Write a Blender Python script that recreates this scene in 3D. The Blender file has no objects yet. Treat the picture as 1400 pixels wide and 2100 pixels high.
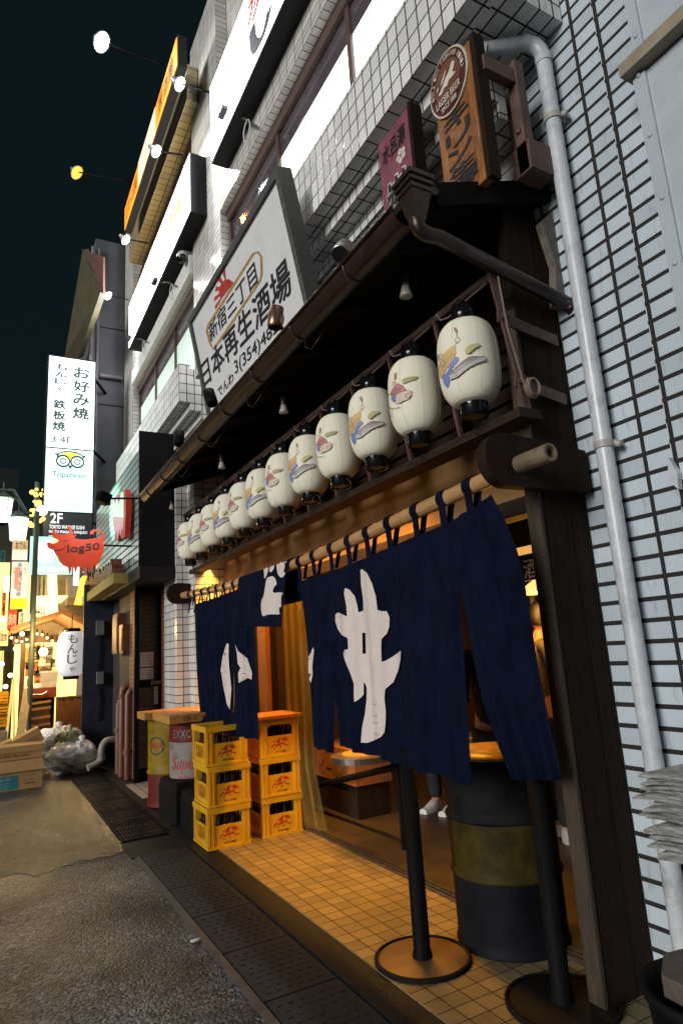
import bpy, math, random
from mathutils import Vector, Matrix
from mathutils.bvhtree import BVHTree
random.seed(7)
S = bpy.context.scene
COL = S.collection
V = Vector
R = math.radians

# ------------------------------------------------------------------ camera, world, street light, exposure
RIGHT = V((0.876543, -0.477197, -0.062892))
DOWN = V((0.046727, 0.214412, -0.975625))
FWD = V((0.479050, 0.852238, 0.210239))
EYE = V((0, 0, 1.6))
FOC = 1303.725
cd = bpy.data.cameras.new('camera')
cam = bpy.data.objects.new('camera', cd); COL.objects.link(cam)
cam.matrix_world = Matrix.Translation(EYE) @ Matrix((RIGHT, -DOWN, -FWD)).transposed().to_4x4()
cd.sensor_fit = 'VERTICAL'; cd.sensor_height = 36.0; cd.sensor_width = 24.0
cd.lens = FOC * 36 / 2100
cd.clip_start = 0.05; cd.clip_end = 500
S.camera = cam

w = bpy.data.worlds.new('World'); S.world = w; w.use_nodes = True
nt = w.node_tree; bg = nt.nodes['Background']
sky = nt.nodes.new('ShaderNodeTexSky'); sky.sky_type = 'NISHITA'; sky.sun_disc = False
sky.sun_elevation = R(24); sky.sun_rotation = R(-128)
tint = nt.nodes.new('ShaderNodeMix'); tint.data_type = 'RGBA'; tint.blend_type = 'MULTIPLY'
tint.inputs['Factor'].default_value = 1.0
tint.inputs[7].default_value = (0.30, 0.62, 0.55, 1)
glow = nt.nodes.new('ShaderNodeMix'); glow.data_type = 'RGBA'; glow.blend_type = 'ADD'; glow.inputs['Factor'].default_value = 1.0
glow.inputs[7].default_value = (5.0, 11.0, 12.5, 1)      # even city-night sky
nt.links.new(sky.outputs[0], tint.inputs[6]); nt.links.new(tint.outputs[2], glow.inputs[6]); nt.links.new(glow.outputs[2], bg.inputs[0])
bg.inputs[1].default_value = 0.0007

sd = bpy.data.lights.new('street_glow', 'SUN'); sd.energy = 2.7; sd.angle = R(26); sd.color = (1.0, 0.975, 0.94)
so = bpy.data.objects.new('street_glow', sd); COL.objects.link(so)
sdir = V((0.87, 0.26, -0.27)).normalized()          # the way the light travels: from across the street
so.rotation_euler = sdir.to_track_quat('-Z', 'Y').to_euler()

S.view_settings.view_transform = 'Standard'; S.view_settings.look = 'None'
S.view_settings.exposure = 0; S.view_settings.gamma = 1
S.render.engine = 'CYCLES'
S.cycles.use_denoising = True
S.cycles.max_bounces = 6; S.cycles.sample_clamp_indirect = 6

# ------------------------------------------------------------------ helpers
def W(u, v, x=None, y=None, z=None):
    d = RIGHT * (u - 700) + DOWN * (v - 1050) + FWD * FOC
    if x is not None: t = (x - EYE.x) / d.x
    elif y is not None: t = (y - EYE.y) / d.y
    else: t = (z - EYE.z) / d.z
    return EYE + d * t
def WP(u, v, p, n):
    d = RIGHT * (u - 700) + DOWN * (v - 1050) + FWD * FOC
    return EYE + d * ((p - EYE).dot(n) / d.dot(n))

class MB:
    def __init__(s): s.v = []; s.f = []; s.sm = []
    def add(s, vs, fs, sm=False):
        b = len(s.v); s.v += [V(p) for p in vs]
        for f in fs: s.f.append([i + b for i in f]); s.sm.append(sm)
        return s
    def box(s, x0, x1, y0, y1, z0, z1):
        return s.hexa([(x0,y0,z0),(x1,y0,z0),(x1,y1,z0),(x0,y1,z0)], [(x0,y0,z1),(x1,y0,z1),(x1,y1,z1),(x0,y1,z1)])
    def hexa(s, a, b):
        return s.add(list(a)+list(b), [(3,2,1,0),(4,5,6,7),(0,1,5,4),(1,2,6,5),(2,3,7,6),(3,0,4,7)])
    def obox(s, c, ax, ay, az):   # centre and half-axis vectors
        c, ax, ay, az = V(c), V(ax), V(ay), V(az)
        return s.hexa([c-ax-ay-az, c+ax-ay-az, c+ax+ay-az, c-ax+ay-az], [c-ax-ay+az, c+ax-ay+az, c+ax+ay+az, c-ax+ay+az])
    def bar(s, a, b, w, h, up=(0,0,1)):
        a, b = V(a), V(b); d = b - a; n = d.normalized(); u = V(up)
        sx = n.cross(u)
        if sx.length < 1e-4: sx = n.cross(V((1,0,0)))
        sx.normalize(); uy = sx.cross(n).normalized()
        return s.obox((a+b)/2, d/2, sx*w/2, uy*h/2)
    def quad(s, a, b, c, d): return s.add([a,b,c,d], [(0,1,2,3)])
    def tube(s, pts, r, n=12, cap=True):
        pts = [V(p) for p in pts]; rs = r if isinstance(r, (list,tuple)) else [r]*len(pts)
        vs = []; fs = []; prev = None
        for i, p in enumerate(pts):
            t = (pts[min(i+1,len(pts)-1)] - pts[max(i-1,0)]).normalized()
            if prev is None:
                a = t.cross(V((0,0,1)));  a = a if a.length > 1e-3 else t.cross(V((1,0,0)))
            else: a = prev - t*prev.dot(t)
            a.normalize(); prev = a; b = t.cross(a)
            for k in range(n):
                q = 2*math.pi*k/n; vs.append(p + (a*math.cos(q) + b*math.sin(q))*rs[i])
        for i in range(len(pts)-1):
            for k in range(n):
                fs.append((i*n+k, i*n+(k+1)%n, (i+1)*n+(k+1)%n, (i+1)*n+k))
        s.add(vs, fs, True)
        if cap:
            s.add(vs[:n], [tuple(range(n))[::-1]]); s.add(vs[-n:], [tuple(range(n))])
        return s
    def lathe(s, prof, c, n=24, axis=None, sm=True):
        c = V(c); m = (V(axis).to_track_quat('Z','Y').to_matrix() if axis is not None else Matrix.Identity(3))
        vs = []; fs = []
        for r, z in prof:
            for k in range(n):
                q = 2*math.pi*k/n; vs.append(c + m @ V((r*math.cos(q), r*math.sin(q), z)))
        for i in range(len(prof)-1):
            for k in range(n):
                fs.append((i*n+k, i*n+(k+1)%n, (i+1)*n+(k+1)%n, (i+1)*n+k))
        return s.add(vs, fs, sm)
    def ball(s, c, r, sc=(1,1,1), n=16, m=10, jit=0):
        prof = []; vs = []; fs = []
        c = V(c)
        for i in range(m+1):
            a = math.pi*i/m
            for k in range(n):
                q = 2*math.pi*k/n; j = 1 + jit*(random.random()-.5)
                vs.append(c + V((math.sin(a)*math.cos(q)*sc[0], math.sin(a)*math.sin(q)*sc[1], -math.cos(a)*sc[2]))*r*j)
        for i in range(m):
            for k in range(n): fs.append((i*n+k, i*n+(k+1)%n, (i+1)*n+(k+1)%n, (i+1)*n+k))
        return s.add(vs, fs, True)
    def prism(s, pts, off):
        n = len(pts); off = V(off); pts = [V(p) for p in pts]
        return s.add(pts + [p+off for p in pts], [tuple(range(n))[::-1], tuple(range(n,2*n))] + [(i,(i+1)%n,(i+1)%n+n,i+n) for i in range(n)])
    def build(s, name, mat, parent=None):
        me = bpy.data.meshes.new(name)
        me.from_pydata([tuple(p) for p in s.v], [], s.f); me.update()
        me.polygons.foreach_set('use_smooth', s.sm)
        me.materials.append(mat)
        o = bpy.data.objects.new(name, me); COL.objects.link(o)
        if parent: attach(o, parent)
        return o
def build_each(mb, name, mat, parent):
    n = len(mb.v); par = list(range(n))
    def find(i):
        while par[i] != i: par[i] = par[par[i]]; i = par[i]
        return i
    key = {}
    for i, p in enumerate(mb.v):
        k = (round(p.x,4), round(p.y,4), round(p.z,4))
        if k in key: par[find(i)] = find(key[k])
        else: key[k] = i
    for f in mb.f:
        for i in f[1:]: par[find(i)] = find(f[0])
    grp = {}
    for fi, f in enumerate(mb.f): grp.setdefault(find(f[0]), []).append(fi)
    out = []
    for fs in grp.values():
        m = MB(); mp = {}
        for fi in fs:
            for i in mb.f[fi]:
                if i not in mp: mp[i] = len(m.v); m.v.append(mb.v[i])
            m.f.append([mp[i] for i in mb.f[fi]]); m.sm.append(mb.sm[fi])
        out.append(m.build(name, mat, parent))
    return out
def wloc(o):
    p = V(o.location)
    while o.parent is not None: o = o.parent; 
    return V(o.location) if o.type == 'EMPTY' else p
def attach(o, parent):
    o.parent = parent
    root = parent
    while root.parent: root = root.parent
    if parent.parent is None: o.matrix_parent_inverse = Matrix.Translation(parent.location).inverted()
    return o
def thing(name, label, cat, loc=(0,0,0), group=None):
    o = bpy.data.objects.new(name, None); COL.objects.link(o); o.location = loc; o.empty_display_size = .2
    o['label'] = label; o['category'] = cat
    if group: o['group'] = group
    return o
def tag(o, label, cat, group=None):
    o['label'] = label; o['category'] = cat
    if group: o['group'] = group
    return o
def struct(o): o['kind'] = 'structure'; return o
def dup(root, delta, label, group=None, rot=None):
    r = root.copy(); COL.objects.link(r); r.location = root.location + V(delta); r['label'] = label
    if rot is not None: r.rotation_euler = (0,0,rot)
    if group: r['group'] = group
    for ch in list(root.children):
        c = ch.copy(); COL.objects.link(c); mi = ch.matrix_parent_inverse.copy(); c.parent = r; c.matrix_parent_inverse = mi
        for g in list(ch.children):
            d = g.copy(); COL.objects.link(d); mi = g.matrix_parent_inverse.copy(); d.parent = c; d.matrix_parent_inverse = mi
    return r
def bez(p0, p1, p2, n=8):
    p0,p1,p2 = V(p0),V(p1),V(p2)
    return [p0*(1-t)**2 + p1*2*t*(1-t) + p2*t*t for t in [i/n for i in range(n+1)]]

# ---- text: glyph outlines fitted into a quad in the scene
TXT = {}
def glyphs(body, bold=0.0):
    k = (body, bold)
    if k not in TXT:
        c = bpy.data.curves.new('lettering', 'FONT'); c.body = body; c.offset = bold; c.resolution_u = 3
        c.align_x = 'CENTER'
        o = bpy.data.objects.new('lettering', c); COL.objects.link(o)
        dg = bpy.context.evaluated_depsgraph_get()
        me = bpy.data.meshes.new_from_object(o.evaluated_get(dg))
        vs = [V((p.co.x, p.co.y)) for p in me.vertices]; fs = [tuple(p.vertices) for p in me.polygons]
        bpy.data.objects.remove(o); bpy.data.curves.remove(c); bpy.data.meshes.remove(me)
        if vs:
            x0=min(p.x for p in vs); x1=max(p.x for p in vs); y0=min(p.y for p in vs); y1=max(p.y for p in vs)
            vs = [((p.x-x0)/max(x1-x0,1e-6), (p.y-y0)/max(y1-y0,1e-6)) for p in vs]
        TXT[k] = (vs, fs)
    return TXT[k]
def bil(q, s, t):
    a,b,c,d = [V(p) for p in q]
    return (a*(1-s)+b*s)*(1-t) + (d*(1-s)+c*s)*t
def text(mb, body, q, off=0.003, bold=0.0, shear=0.0):   # q: BL BR TR TL
    vs, fs = glyphs(body)
    if bold > 0.004:      # heavier brush: a few copies a hair apart
        n = (V(q[1])-V(q[0])).cross(V(q[3])-V(q[0])).normalized(); k = bold*.55; cn = max(1, len(body))
        for j, (dx,dy) in enumerate(((-1,-.6),(1,.6),(-.6,1),(.6,-1),(0,0))):
            o_ = off + j*.0005
            mb.add([bil(q, x+dx*k/cn, y+dy*k)+n*o_ for x,y in vs], fs)
        return mb
    n = (V(q[1])-V(q[0])).cross(V(q[3])-V(q[0])).normalized()
    mb.add([bil(q, x+shear*y, y)+n*off for x,y in vs], fs); return mb
def vtext(mb, chars, q, off=0.003, bold=0.0, gap=.12):
    n = len(chars)
    for i, ch in enumerate(chars):
        if ch == ' ': continue
        t1 = 1-i/n - gap/n/2; t0 = 1-(i+1)/n + gap/n/2
        m = 0
        if ch in 'ー': m = .0
        if ch in 'ょゃっ': t0, t1, m = t0+.02, t1-.06, .16
        sub = [bil(q,m,t0), bil(q,1-m,t0), bil(q,1-m,t1), bil(q,m,t1)]
        text(mb, ch, sub, off, bold)
    return mb
def sub(q, s0, s1, t0, t1): return [bil(q,s0,t0), bil(q,s1,t0), bil(q,s1,t1), bil(q,s0,t1)]
def pq(pts, **k): return [W(u,v,**k) for u,v in pts]
# ---- scan-line fill of a 2-D outline, mapped on to a surface
def fill(mb, polys, fn, dv, du):
    ys = [p[1] for pl in polys for p in pl]; y0, y1 = min(ys), max(ys)
    def cuts(y):
        xs = []
        for pl in polys:
            for i in range(len(pl)):
                (ax,ay),(bx,by) = pl[i], pl[(i+1)%len(pl)]
                if (ay <= y) != (by <= y): xs.append(ax + (y-ay)*(bx-ax)/(by-ay))
        xs.sort(); return [(xs[i],xs[i+1]) for i in range(0,len(xs)-1,2)]
    n = max(2, int((y1-y0)/dv))
    def row(a, b, ca, cb):
        for (l0,r0),(l1,r1) in zip(ca,cb):
            k = max(1, int(max(r0-l0, r1-l1)/du))
            for j in range(k):
                q = [fn(l0+(r0-l0)*j/k,a), fn(l0+(r0-l0)*(j+1)/k,a), fn(l1+(r1-l1)*(j+1)/k,b), fn(l1+(r1-l1)*j/k,b)]
                if None not in q: mb.add(q, [(0,1,2,3)], True)
    for i in range(n):
        a = y0 + (y1-y0)*i/n; b = y0 + (y1-y0)*(i+1)/n; e = (b-a)*1e-3
        ca, cb = cuts(a+e), cuts(b-e)
        if len(ca) == len(cb) == len(cuts((a+b)/2)) and all(p[0] < q[1] and q[0] < p[1] for p,q in zip(ca,cb)): row(a, b, ca, cb)
        else:
            for h in range(6):
                c0, c1 = a+(b-a)*h/6, a+(b-a)*(h+1)/6; m = cuts((c0+c1)/2); row(c0, c1, m, m)
    return mb
def ell(cx, cy, rx, ry, n=20, a0=0, a1=360):
    return [(cx+rx*math.cos(R(a0+(a1-a0)*i/n)), cy+ry*math.sin(R(a0+(a1-a0)*i/n))) for i in range(n)]
def stroke(pts, wd):   # an open poly-line as a thin outline polygon
    out = []; n = len(pts); L = []; Rr = []
    for i,(x,y) in enumerate(pts):
        ax,ay = pts[max(i-1,0)]; bx,by = pts[min(i+1,n-1)]; dx,dy = bx-ax,by-ay; l = math.hypot(dx,dy) or 1
        L.append((x-dy/l*wd/2, y+dx/l*wd/2)); Rr.append((x+dy/l*wd/2, y-dx/l*wd/2))
    return L + Rr[::-1]
def smooth_poly(p, it=2):
    for _ in range(it):
        q = []
        for i in range(len(p)):
            (ax,ay),(bx,by) = p[i], p[(i+1)%len(p)]
            q += [(ax*.75+bx*.25, ay*.75+by*.25), (ax*.25+bx*.75, ay*.25+by*.75)]
        p = q
    return p

# ------------------------------------------------------------------ materials
def newmat(name):
    m = bpy.data.materials.new(name); m.use_nodes = True
    return m, m.node_tree, m.node_tree.nodes['Principled BSDF']
def N(nt, t, **k):
    n = nt.nodes.new(t)
    for a,b in k.items(): setattr(n, a, b)
    return n
def M(name, col, rough=.6, metal=0, var=.25, scale=9, bump=.15, bscale=70, stretch=(1,1,1), spec=.5, dirt=0, dcol=(.02,.017,.014), coat=0, trans=0, alpha=1):
    m, nt, b = newmat(name); L = nt.links.new
    tc = N(nt,'ShaderNodeTexCoord'); mp = N(nt,'ShaderNodeMapping'); mp.inputs['Scale'].default_value = stretch
    L(tc.outputs['Object'], mp.inputs['Vector'])
    n1 = N(nt,'ShaderNodeTexNoise'); n1.inputs['Scale'].default_value = scale; n1.inputs['Detail'].default_value = 6
    n1.inputs['Roughness'].default_value = .65; L(mp.outputs[0], n1.inputs['Vector'])
    cr = N(nt,'ShaderNodeValToRGB')
    cr.color_ramp.elements[0].position = .3; cr.color_ramp.elements[1].position = .72
    cr.color_ramp.elements[0].color = (*[c*(1-var) for c in col],1); cr.color_ramp.elements[1].color = (*[min(1,c*(1+var)) for c in col],1)
    L(n1.outputs['Fac'], cr.inputs[0]); out = cr.outputs[0]
    if dirt:
        n3 = N(nt,'ShaderNodeTexNoise'); n3.inputs['Scale'].default_value = 3.1; n3.inputs['Detail'].default_value = 9; n3.inputs['Roughness'].default_value = .75
        L(tc.outputs['Object'], n3.inputs['Vector'])
        r3 = N(nt,'ShaderNodeValToRGB'); r3.color_ramp.elements[0].position = .52; r3.color_ramp.elements[1].position = .72
        r3.color_ramp.elements[0].color = (0,0,0,1); r3.color_ramp.elements[1].color = (dirt,dirt,dirt,1); L(n3.outputs['Fac'], r3.inputs[0])
        mx = N(nt,'ShaderNodeMix', data_type='RGBA'); mx.inputs[7].default_value = (*dcol,1)
        L(r3.outputs[0], mx.inputs[0]); L(out, mx.inputs[6]); out = mx.outputs[2]
    L(out, b.inputs['Base Color'])
    mr = N(nt,'ShaderNodeMapRange'); mr.inputs[3].default_value = max(.03,rough-.12); mr.inputs[4].default_value = min(1,rough+.12)
    L(n1.outputs['Fac'], mr.inputs[0]); L(mr.outputs[0], b.inputs['Roughness'])
    b.inputs['Metallic'].default_value = metal; b.inputs['Specular IOR Level'].default_value = spec
    b.inputs['Coat Weight'].default_value = coat; b.inputs['Transmission Weight'].default_value = trans; b.inputs['Alpha'].default_value = alpha
    if bump:
        n2 = N(nt,'ShaderNodeTexNoise'); n2.inputs['Scale'].default_value = bscale; n2.inputs['Detail'].default_value = 4; L(mp.outputs[0], n2.inputs['Vector'])
        bp = N(nt,'ShaderNodeBump'); bp.inputs['Strength'].default_value = bump; bp.inputs['Distance'].default_value = .01
        L(n2.outputs['Fac'], bp.inputs['Height']); L(bp.outputs[0], b.inputs['Normal'])
    return m
def E_(name, col, st):
    m, nt, b = newmat(name)
    b.inputs['Base Color'].default_value = (*[min(.8,c) for c in col],1); b.inputs['Emission Color'].default_value = (*col,1); b.inputs['Emission Strength'].default_value = st
    b.inputs['Roughness'].default_value = .4
    return m
def tile(name, col, bw, bh, mort, grout=(.012,.011,.011), rough=.22, off=(0,0), dirt=.5, var=.12, bump=.5, stag=0):
    m, nt, b = newmat(name); L = nt.links.new
    tc = N(nt,'ShaderNodeTexCoord'); ge = N(nt,'ShaderNodeNewGeometry')
    sp = N(nt,'ShaderNodeSeparateXYZ'); L(tc.outputs['Object'], sp.inputs[0])
    sn = N(nt,'ShaderNodeSeparateXYZ'); L(ge.outputs['True Normal'], sn.inputs[0])
    def gt(o):
        a = N(nt,'ShaderNodeMath', operation='ABSOLUTE'); L(o, a.inputs[0])
        g = N(nt,'ShaderNodeMath', operation='GREATER_THAN'); g.inputs[1].default_value = .6; L(a.outputs[0], g.inputs[0]); return g.outputs[0]
    gx, gz = gt(sn.outputs[0]), gt(sn.outputs[2])
    def mixf(f, a, c):
        x = N(nt,'ShaderNodeMix'); x.data_type = 'FLOAT'; L(f, x.inputs[0]); L(a, x.inputs[2]); L(c, x.inputs[3]); return x.outputs[0]
    u = mixf(gx, sp.outputs[0], sp.outputs[1]); v = mixf(gz, sp.outputs[2], sp.outputs[1])
    cb = N(nt,'ShaderNodeCombineXYZ'); L(u, cb.inputs[0]); L(v, cb.inputs[1])
    mp = N(nt,'ShaderNodeMapping'); mp.inputs['Location'].default_value = (off[0]+40*bw, off[1]+40*bh, 0); L(cb.outputs[0], mp.inputs[0])
    br = N(nt,'ShaderNodeTexBrick'); br.offset = stag; br.squash = 1
    br.inputs['Scale'].default_value = 1; br.inputs['Brick Width'].default_value = bw; br.inputs['Row Height'].default_value = bh
    br.inputs['Mortar Size'].default_value = mort; br.inputs['Mortar Smooth'].default_value = .15; br.inputs['Bias'].default_value = 0
    br.inputs['Color1'].default_value = (*[c*(1-var) for c in col],1); br.inputs['Color2'].default_value = (*[c*(1+var) for c in col],1)
    br.inputs['Mortar'].default_value = (*grout,1); L(mp.outputs[0], br.inputs['Vector'])
    # grime: vertical runs and blotches
    ms = N(nt,'ShaderNodeMapping'); ms.inputs['Scale'].default_value = (14,14,2.2); L(tc.outputs['Object'], ms.inputs[0])
    n1 = N(nt,'ShaderNodeTexNoise'); n1.inputs['Scale'].default_value = 1.6; n1.inputs['Detail'].default_value = 9; n1.inputs['Roughness'].default_value = .72; L(ms.outputs[0], n1.inputs[0])
    r1 = N(nt,'ShaderNodeValToRGB'); r1.color_ramp.elements[0].position = .55; r1.color_ramp.elements[1].position = .76
    r1.color_ramp.elements[0].color = (0,0,0,1); r1.color_ramp.elements[1].color = (dirt,dirt,dirt,1); L(n1.outputs['Fac'], r1.inputs[0])
    mx = N(nt,'ShaderNodeMix', data_type='RGBA'); mx.inputs[7].default_value = (.025,.022,.02,1)
    L(r1.outputs[0], mx.inputs[0]); L(br.outputs['Color'], mx.inputs[6]); L(mx.outputs[2], b.inputs['Base Color'])
    mr = N(nt,'ShaderNodeMapRange'); mr.inputs[3].default_value = rough; mr.inputs[4].default_value = .85; L(br.outputs['Fac'], mr.inputs[0]); L(mr.outputs[0], b.inputs['Roughness'])
    iv = N(nt,'ShaderNodeMath', operation='SUBTRACT'); iv.inputs[0].default_value = 1; L(br.outputs['Fac'], iv.inputs[1])
    n2 = N(nt,'ShaderNodeTexNoise'); n2.inputs['Scale'].default_value = 11; n2.inputs['Detail'].default_value = 3; L(tc.outputs['Object'], n2.inputs[0])
    ad = N(nt,'ShaderNodeMath', operation='MULTIPLY_ADD'); ad.inputs[1].default_value = .22; L(n2.outputs['Fac'], ad.inputs[0]); L(iv.outputs[0], ad.inputs[2])
    bp = N(nt,'ShaderNodeBump'); bp.inputs['Strength'].default_value = bump; bp.inputs['Distance'].default_value = .006
    L(ad.outputs[0], bp.inputs['Height']); L(bp.outputs[0], b.inputs['Normal'])
    return m
def glass(name, col=(.6,.7,.7), a=.25, rough=.05):
    m, nt, b = newmat(name)
    b.inputs['Base Color'].default_value = (*col,1); b.inputs['Roughness'].default_value = rough; b.inputs['Alpha'].default_value = a
    return m

wood_dark = M('dark_stained_wood', (.019,.0115,.0075), .7, spec=.1, var=.45, scale=5, stretch=(9,9,.7), bump=.35, bscale=20)
wood_dark_y = M('dark_beam_wood', (.026,.016,.011), .6, spec=.15, var=.45, scale=5, stretch=(9,.6,9), bump=.35, bscale=20)
wood_edge = M('street_lit_edge', (.05,.034,.021), .6, var=.4, scale=5, stretch=(9,9,.7), bump=.35, bscale=20, dirt=.5)  # street light on the front edge is put into this paler colour
wood_plank = M('varnished_plank', (.26,.10,.03), .4, var=.55, scale=4, stretch=(7,14,.8), bump=.3, bscale=16, dirt=.6, dcol=(.03,.014,.006))
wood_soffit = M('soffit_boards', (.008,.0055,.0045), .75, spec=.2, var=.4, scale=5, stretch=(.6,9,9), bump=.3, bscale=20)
wood_table = M('golden_table_wood', (.42,.22,.05), .45, var=.35, scale=5, stretch=(8,1,8), bump=.2, bscale=20, dirt=.4)
wood_frame_grey = M('weathered_grey_frame', (.075,.078,.075), .7, var=.4, scale=5, stretch=(9,1,9), bump=.3, bscale=25)
rust_iron = M('red_brown_painted_iron', (.085,.042,.038), .5, var=.35, scale=12, bump=.2, dirt=.5)
iron_brown = M('brown_gutter_metal', (.035,.019,.014), .38, var=.35, scale=8, bump=.1, metal=.2)
iron_black = M('black_painted_metal', (.005,.005,.0053), .6, var=.3, bump=.08, spec=.06)
black_lacquer = M('black_lacquer', (.006,.006,.007), .18, var=.2, bump=.02)
chrome = M('brushed_steel', (.45,.45,.45), .28, metal=.9, var=.15, bump=.03)
pvc = M('grey_white_pvc', (.50,.53,.56), .32, var=.12, scale=14, bump=.05, dirt=.55, dcol=(.09,.075,.06))
panel_grey = M('pale_painted_sheet', (.40,.45,.49), .35, var=.08, scale=3, bump=.05, dirt=.15)
lip_brown = M('beige_underside', (.26,.22,.16), .6, var=.2, bump=.1)
wall_tile = tile('white_wall_tile', (.45,.515,.565), .19, .0967, .0115, off=(.065,-.19), dirt=.5, rough=.16, var=.10)
parapet_tile = tile('parapet_tile', (.72,.72,.71), .105, .135, .006, off=(.0,-.1), dirt=.5)
pil_tile = tile('pilaster_tile', (.6,.59,.56), .2, .0967, .005, dirt=.3)
floor_tile = tile('entrance_floor_tile', (.185,.145,.074), .111, .1045, .0036, grout=(.02,.016,.012), rough=.42, off=(-1.9+.03,0), dirt=.85, var=.22, bump=.35)
hood_tile = tile('neighbour_hood_tile', (.30,.40,.40), .12, .10, .013, grout=(.015,.017,.017), rough=.2, dirt=.3)
brick_brown = tile('brown_brick', (.20,.085,.04), .2, .065, .005, grout=(.03,.025,.02), rough=.6, dirt=.5, stag=.5)
cloth_navy = M('navy_cotton', (.0042,.0066,.0195), .95, var=.4, scale=9, bump=.5, bscale=420, spec=.04, stretch=(1,1,.5))
cloth_white = M('undyed_cotton_motif', (.62,.54,.50), .95, var=.06, scale=8, bump=.3, bscale=420, spec=.15)
bamboo = M('bamboo', (.42,.24,.10), .32, var=.25, scale=6, stretch=(9,1,9), bump=.12, bscale=30)
bamboo_old = M('old_bamboo_end', (.16,.12,.07), .6, var=.4, scale=9, bump=.3)
paper = M('lantern_paper', (.76,.73,.58), .7, var=.06, scale=6, bump=.08, bscale=90)
crate_yel = M('yellow_crate_plastic', (.62,.335,.012), .38, var=.14, scale=7, bump=.06, dirt=.4, dcol=(.16,.07,.012))
crate_in = M('brown_bottle_glass', (.035,.016,.006), .6, spec=.15, var=.4, scale=12)
red_print = M('red_print', (.42,.028,.014), .5, var=.2, bump=0)
ochre = M('ochre_plaster', (.17,.09,.025), .85, var=.22, scale=4, bump=.25, bscale=40)
conc = M('dark_wet_concrete', (.019,.023,.028), .5, spec=.2, var=.4, scale=6, bump=.4, bscale=90, dirt=.5)
conc_floor = M('interior_floor', (.035,.024,.015), .5, var=.35, scale=3, bump=.2, dirt=.4)
black_rub = M('black_rubber', (.008,.008,.008), .75, spec=.08, var=.3, bump=.3, bscale=40)
ink = M('black_ink', (.018,.018,.022), .6, var=.1, bump=0)
white_paint = M('white_board_paint', (.66,.67,.68), .55, var=.05, scale=5, bump=.04, dirt=.22, dcol=(.28,.24,.17))
gold_paint = M('worn_gold_paint', (.36,.22,.06), .6, var=.3, bump=0)
card = M('cardboard', (.40,.235,.09), .8, var=.14, scale=6, bump=.1, dirt=.15)
card_dk = M('cardboard_print', (.16,.09,.04), .8, var=.1, bump=0)
bag = M('translucent_rubbish_bag', (.88,.86,.83), .28, var=.22, scale=10, bump=.5, bscale=30)
b_ = bag.node_tree.nodes['Principled BSDF']; b_.inputs['Subsurface Weight'].default_value = .7; b_.inputs['Subsurface Radius'].default_value = (.12,.11,.10); b_.inputs['Subsurface Scale'].default_value = 1.0
bagg = M('greenish_rubbish_bag', (.40,.44,.22), .35, var=.3, scale=14, bump=.5, bscale=26)
teal = M('teal_print', (.02,.20,.24), .6, var=.1, bump=0)
brick_pipe = M('red_brown_pipe_paint', (.13,.045,.025), .45, var=.3, bump=.1, dirt=.4)
navy_wall = M('dark_blue_corrugated', (.018,.024,.045), .5, var=.3, bump=.15)
grey_wall = M('dark_grey_render', (.085,.09,.105), .8, var=.14, scale=2, bump=.1, dirt=.3)
skin_m = M('skin', (.55,.27,.16), .5, var=.08, bump=.03)
hair_m = M('black_hair', (.008,.006,.005), .4, var=.3, stretch=(1,1,6), scale=30, bump=.4)
coat_m = M('black_coat_cloth', (.012,.011,.012), .85, var=.3, bump=.3, bscale=160)
trous = M('charcoal_trousers', (.016,.016,.018), .85, var=.3, bump=.2)
shoe_m = M('white_trainers', (.62,.6,.56), .5, var=.1, bump=.05)
shirt_m = M('olive_print_shirt', (.09,.07,.035), .85, var=.6, scale=25, bump=.2)
vinyl = glass('clear_vinyl', (.55,.40,.12), .13, .10)
dglass = M('dark_glass', (.012,.013,.014), .06, var=.1, bump=0, spec=.8)
newsp = M('newsprint', (.58,.57,.53), .85, var=.35, scale=28, bump=.15, stretch=(1,1,5))
news_edge = M('newsprint_edges', (.35,.36,.35), .9, var=.6, scale=22, stretch=(1,1,9), bump=.4)
olive = M('olive_panel', (.075,.065,.035), .6, var=.25, scale=4, bump=.1)
stone = M('pinkish_stone', (.10,.072,.062), .6, var=.3, scale=20, bump=.2)

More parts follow.
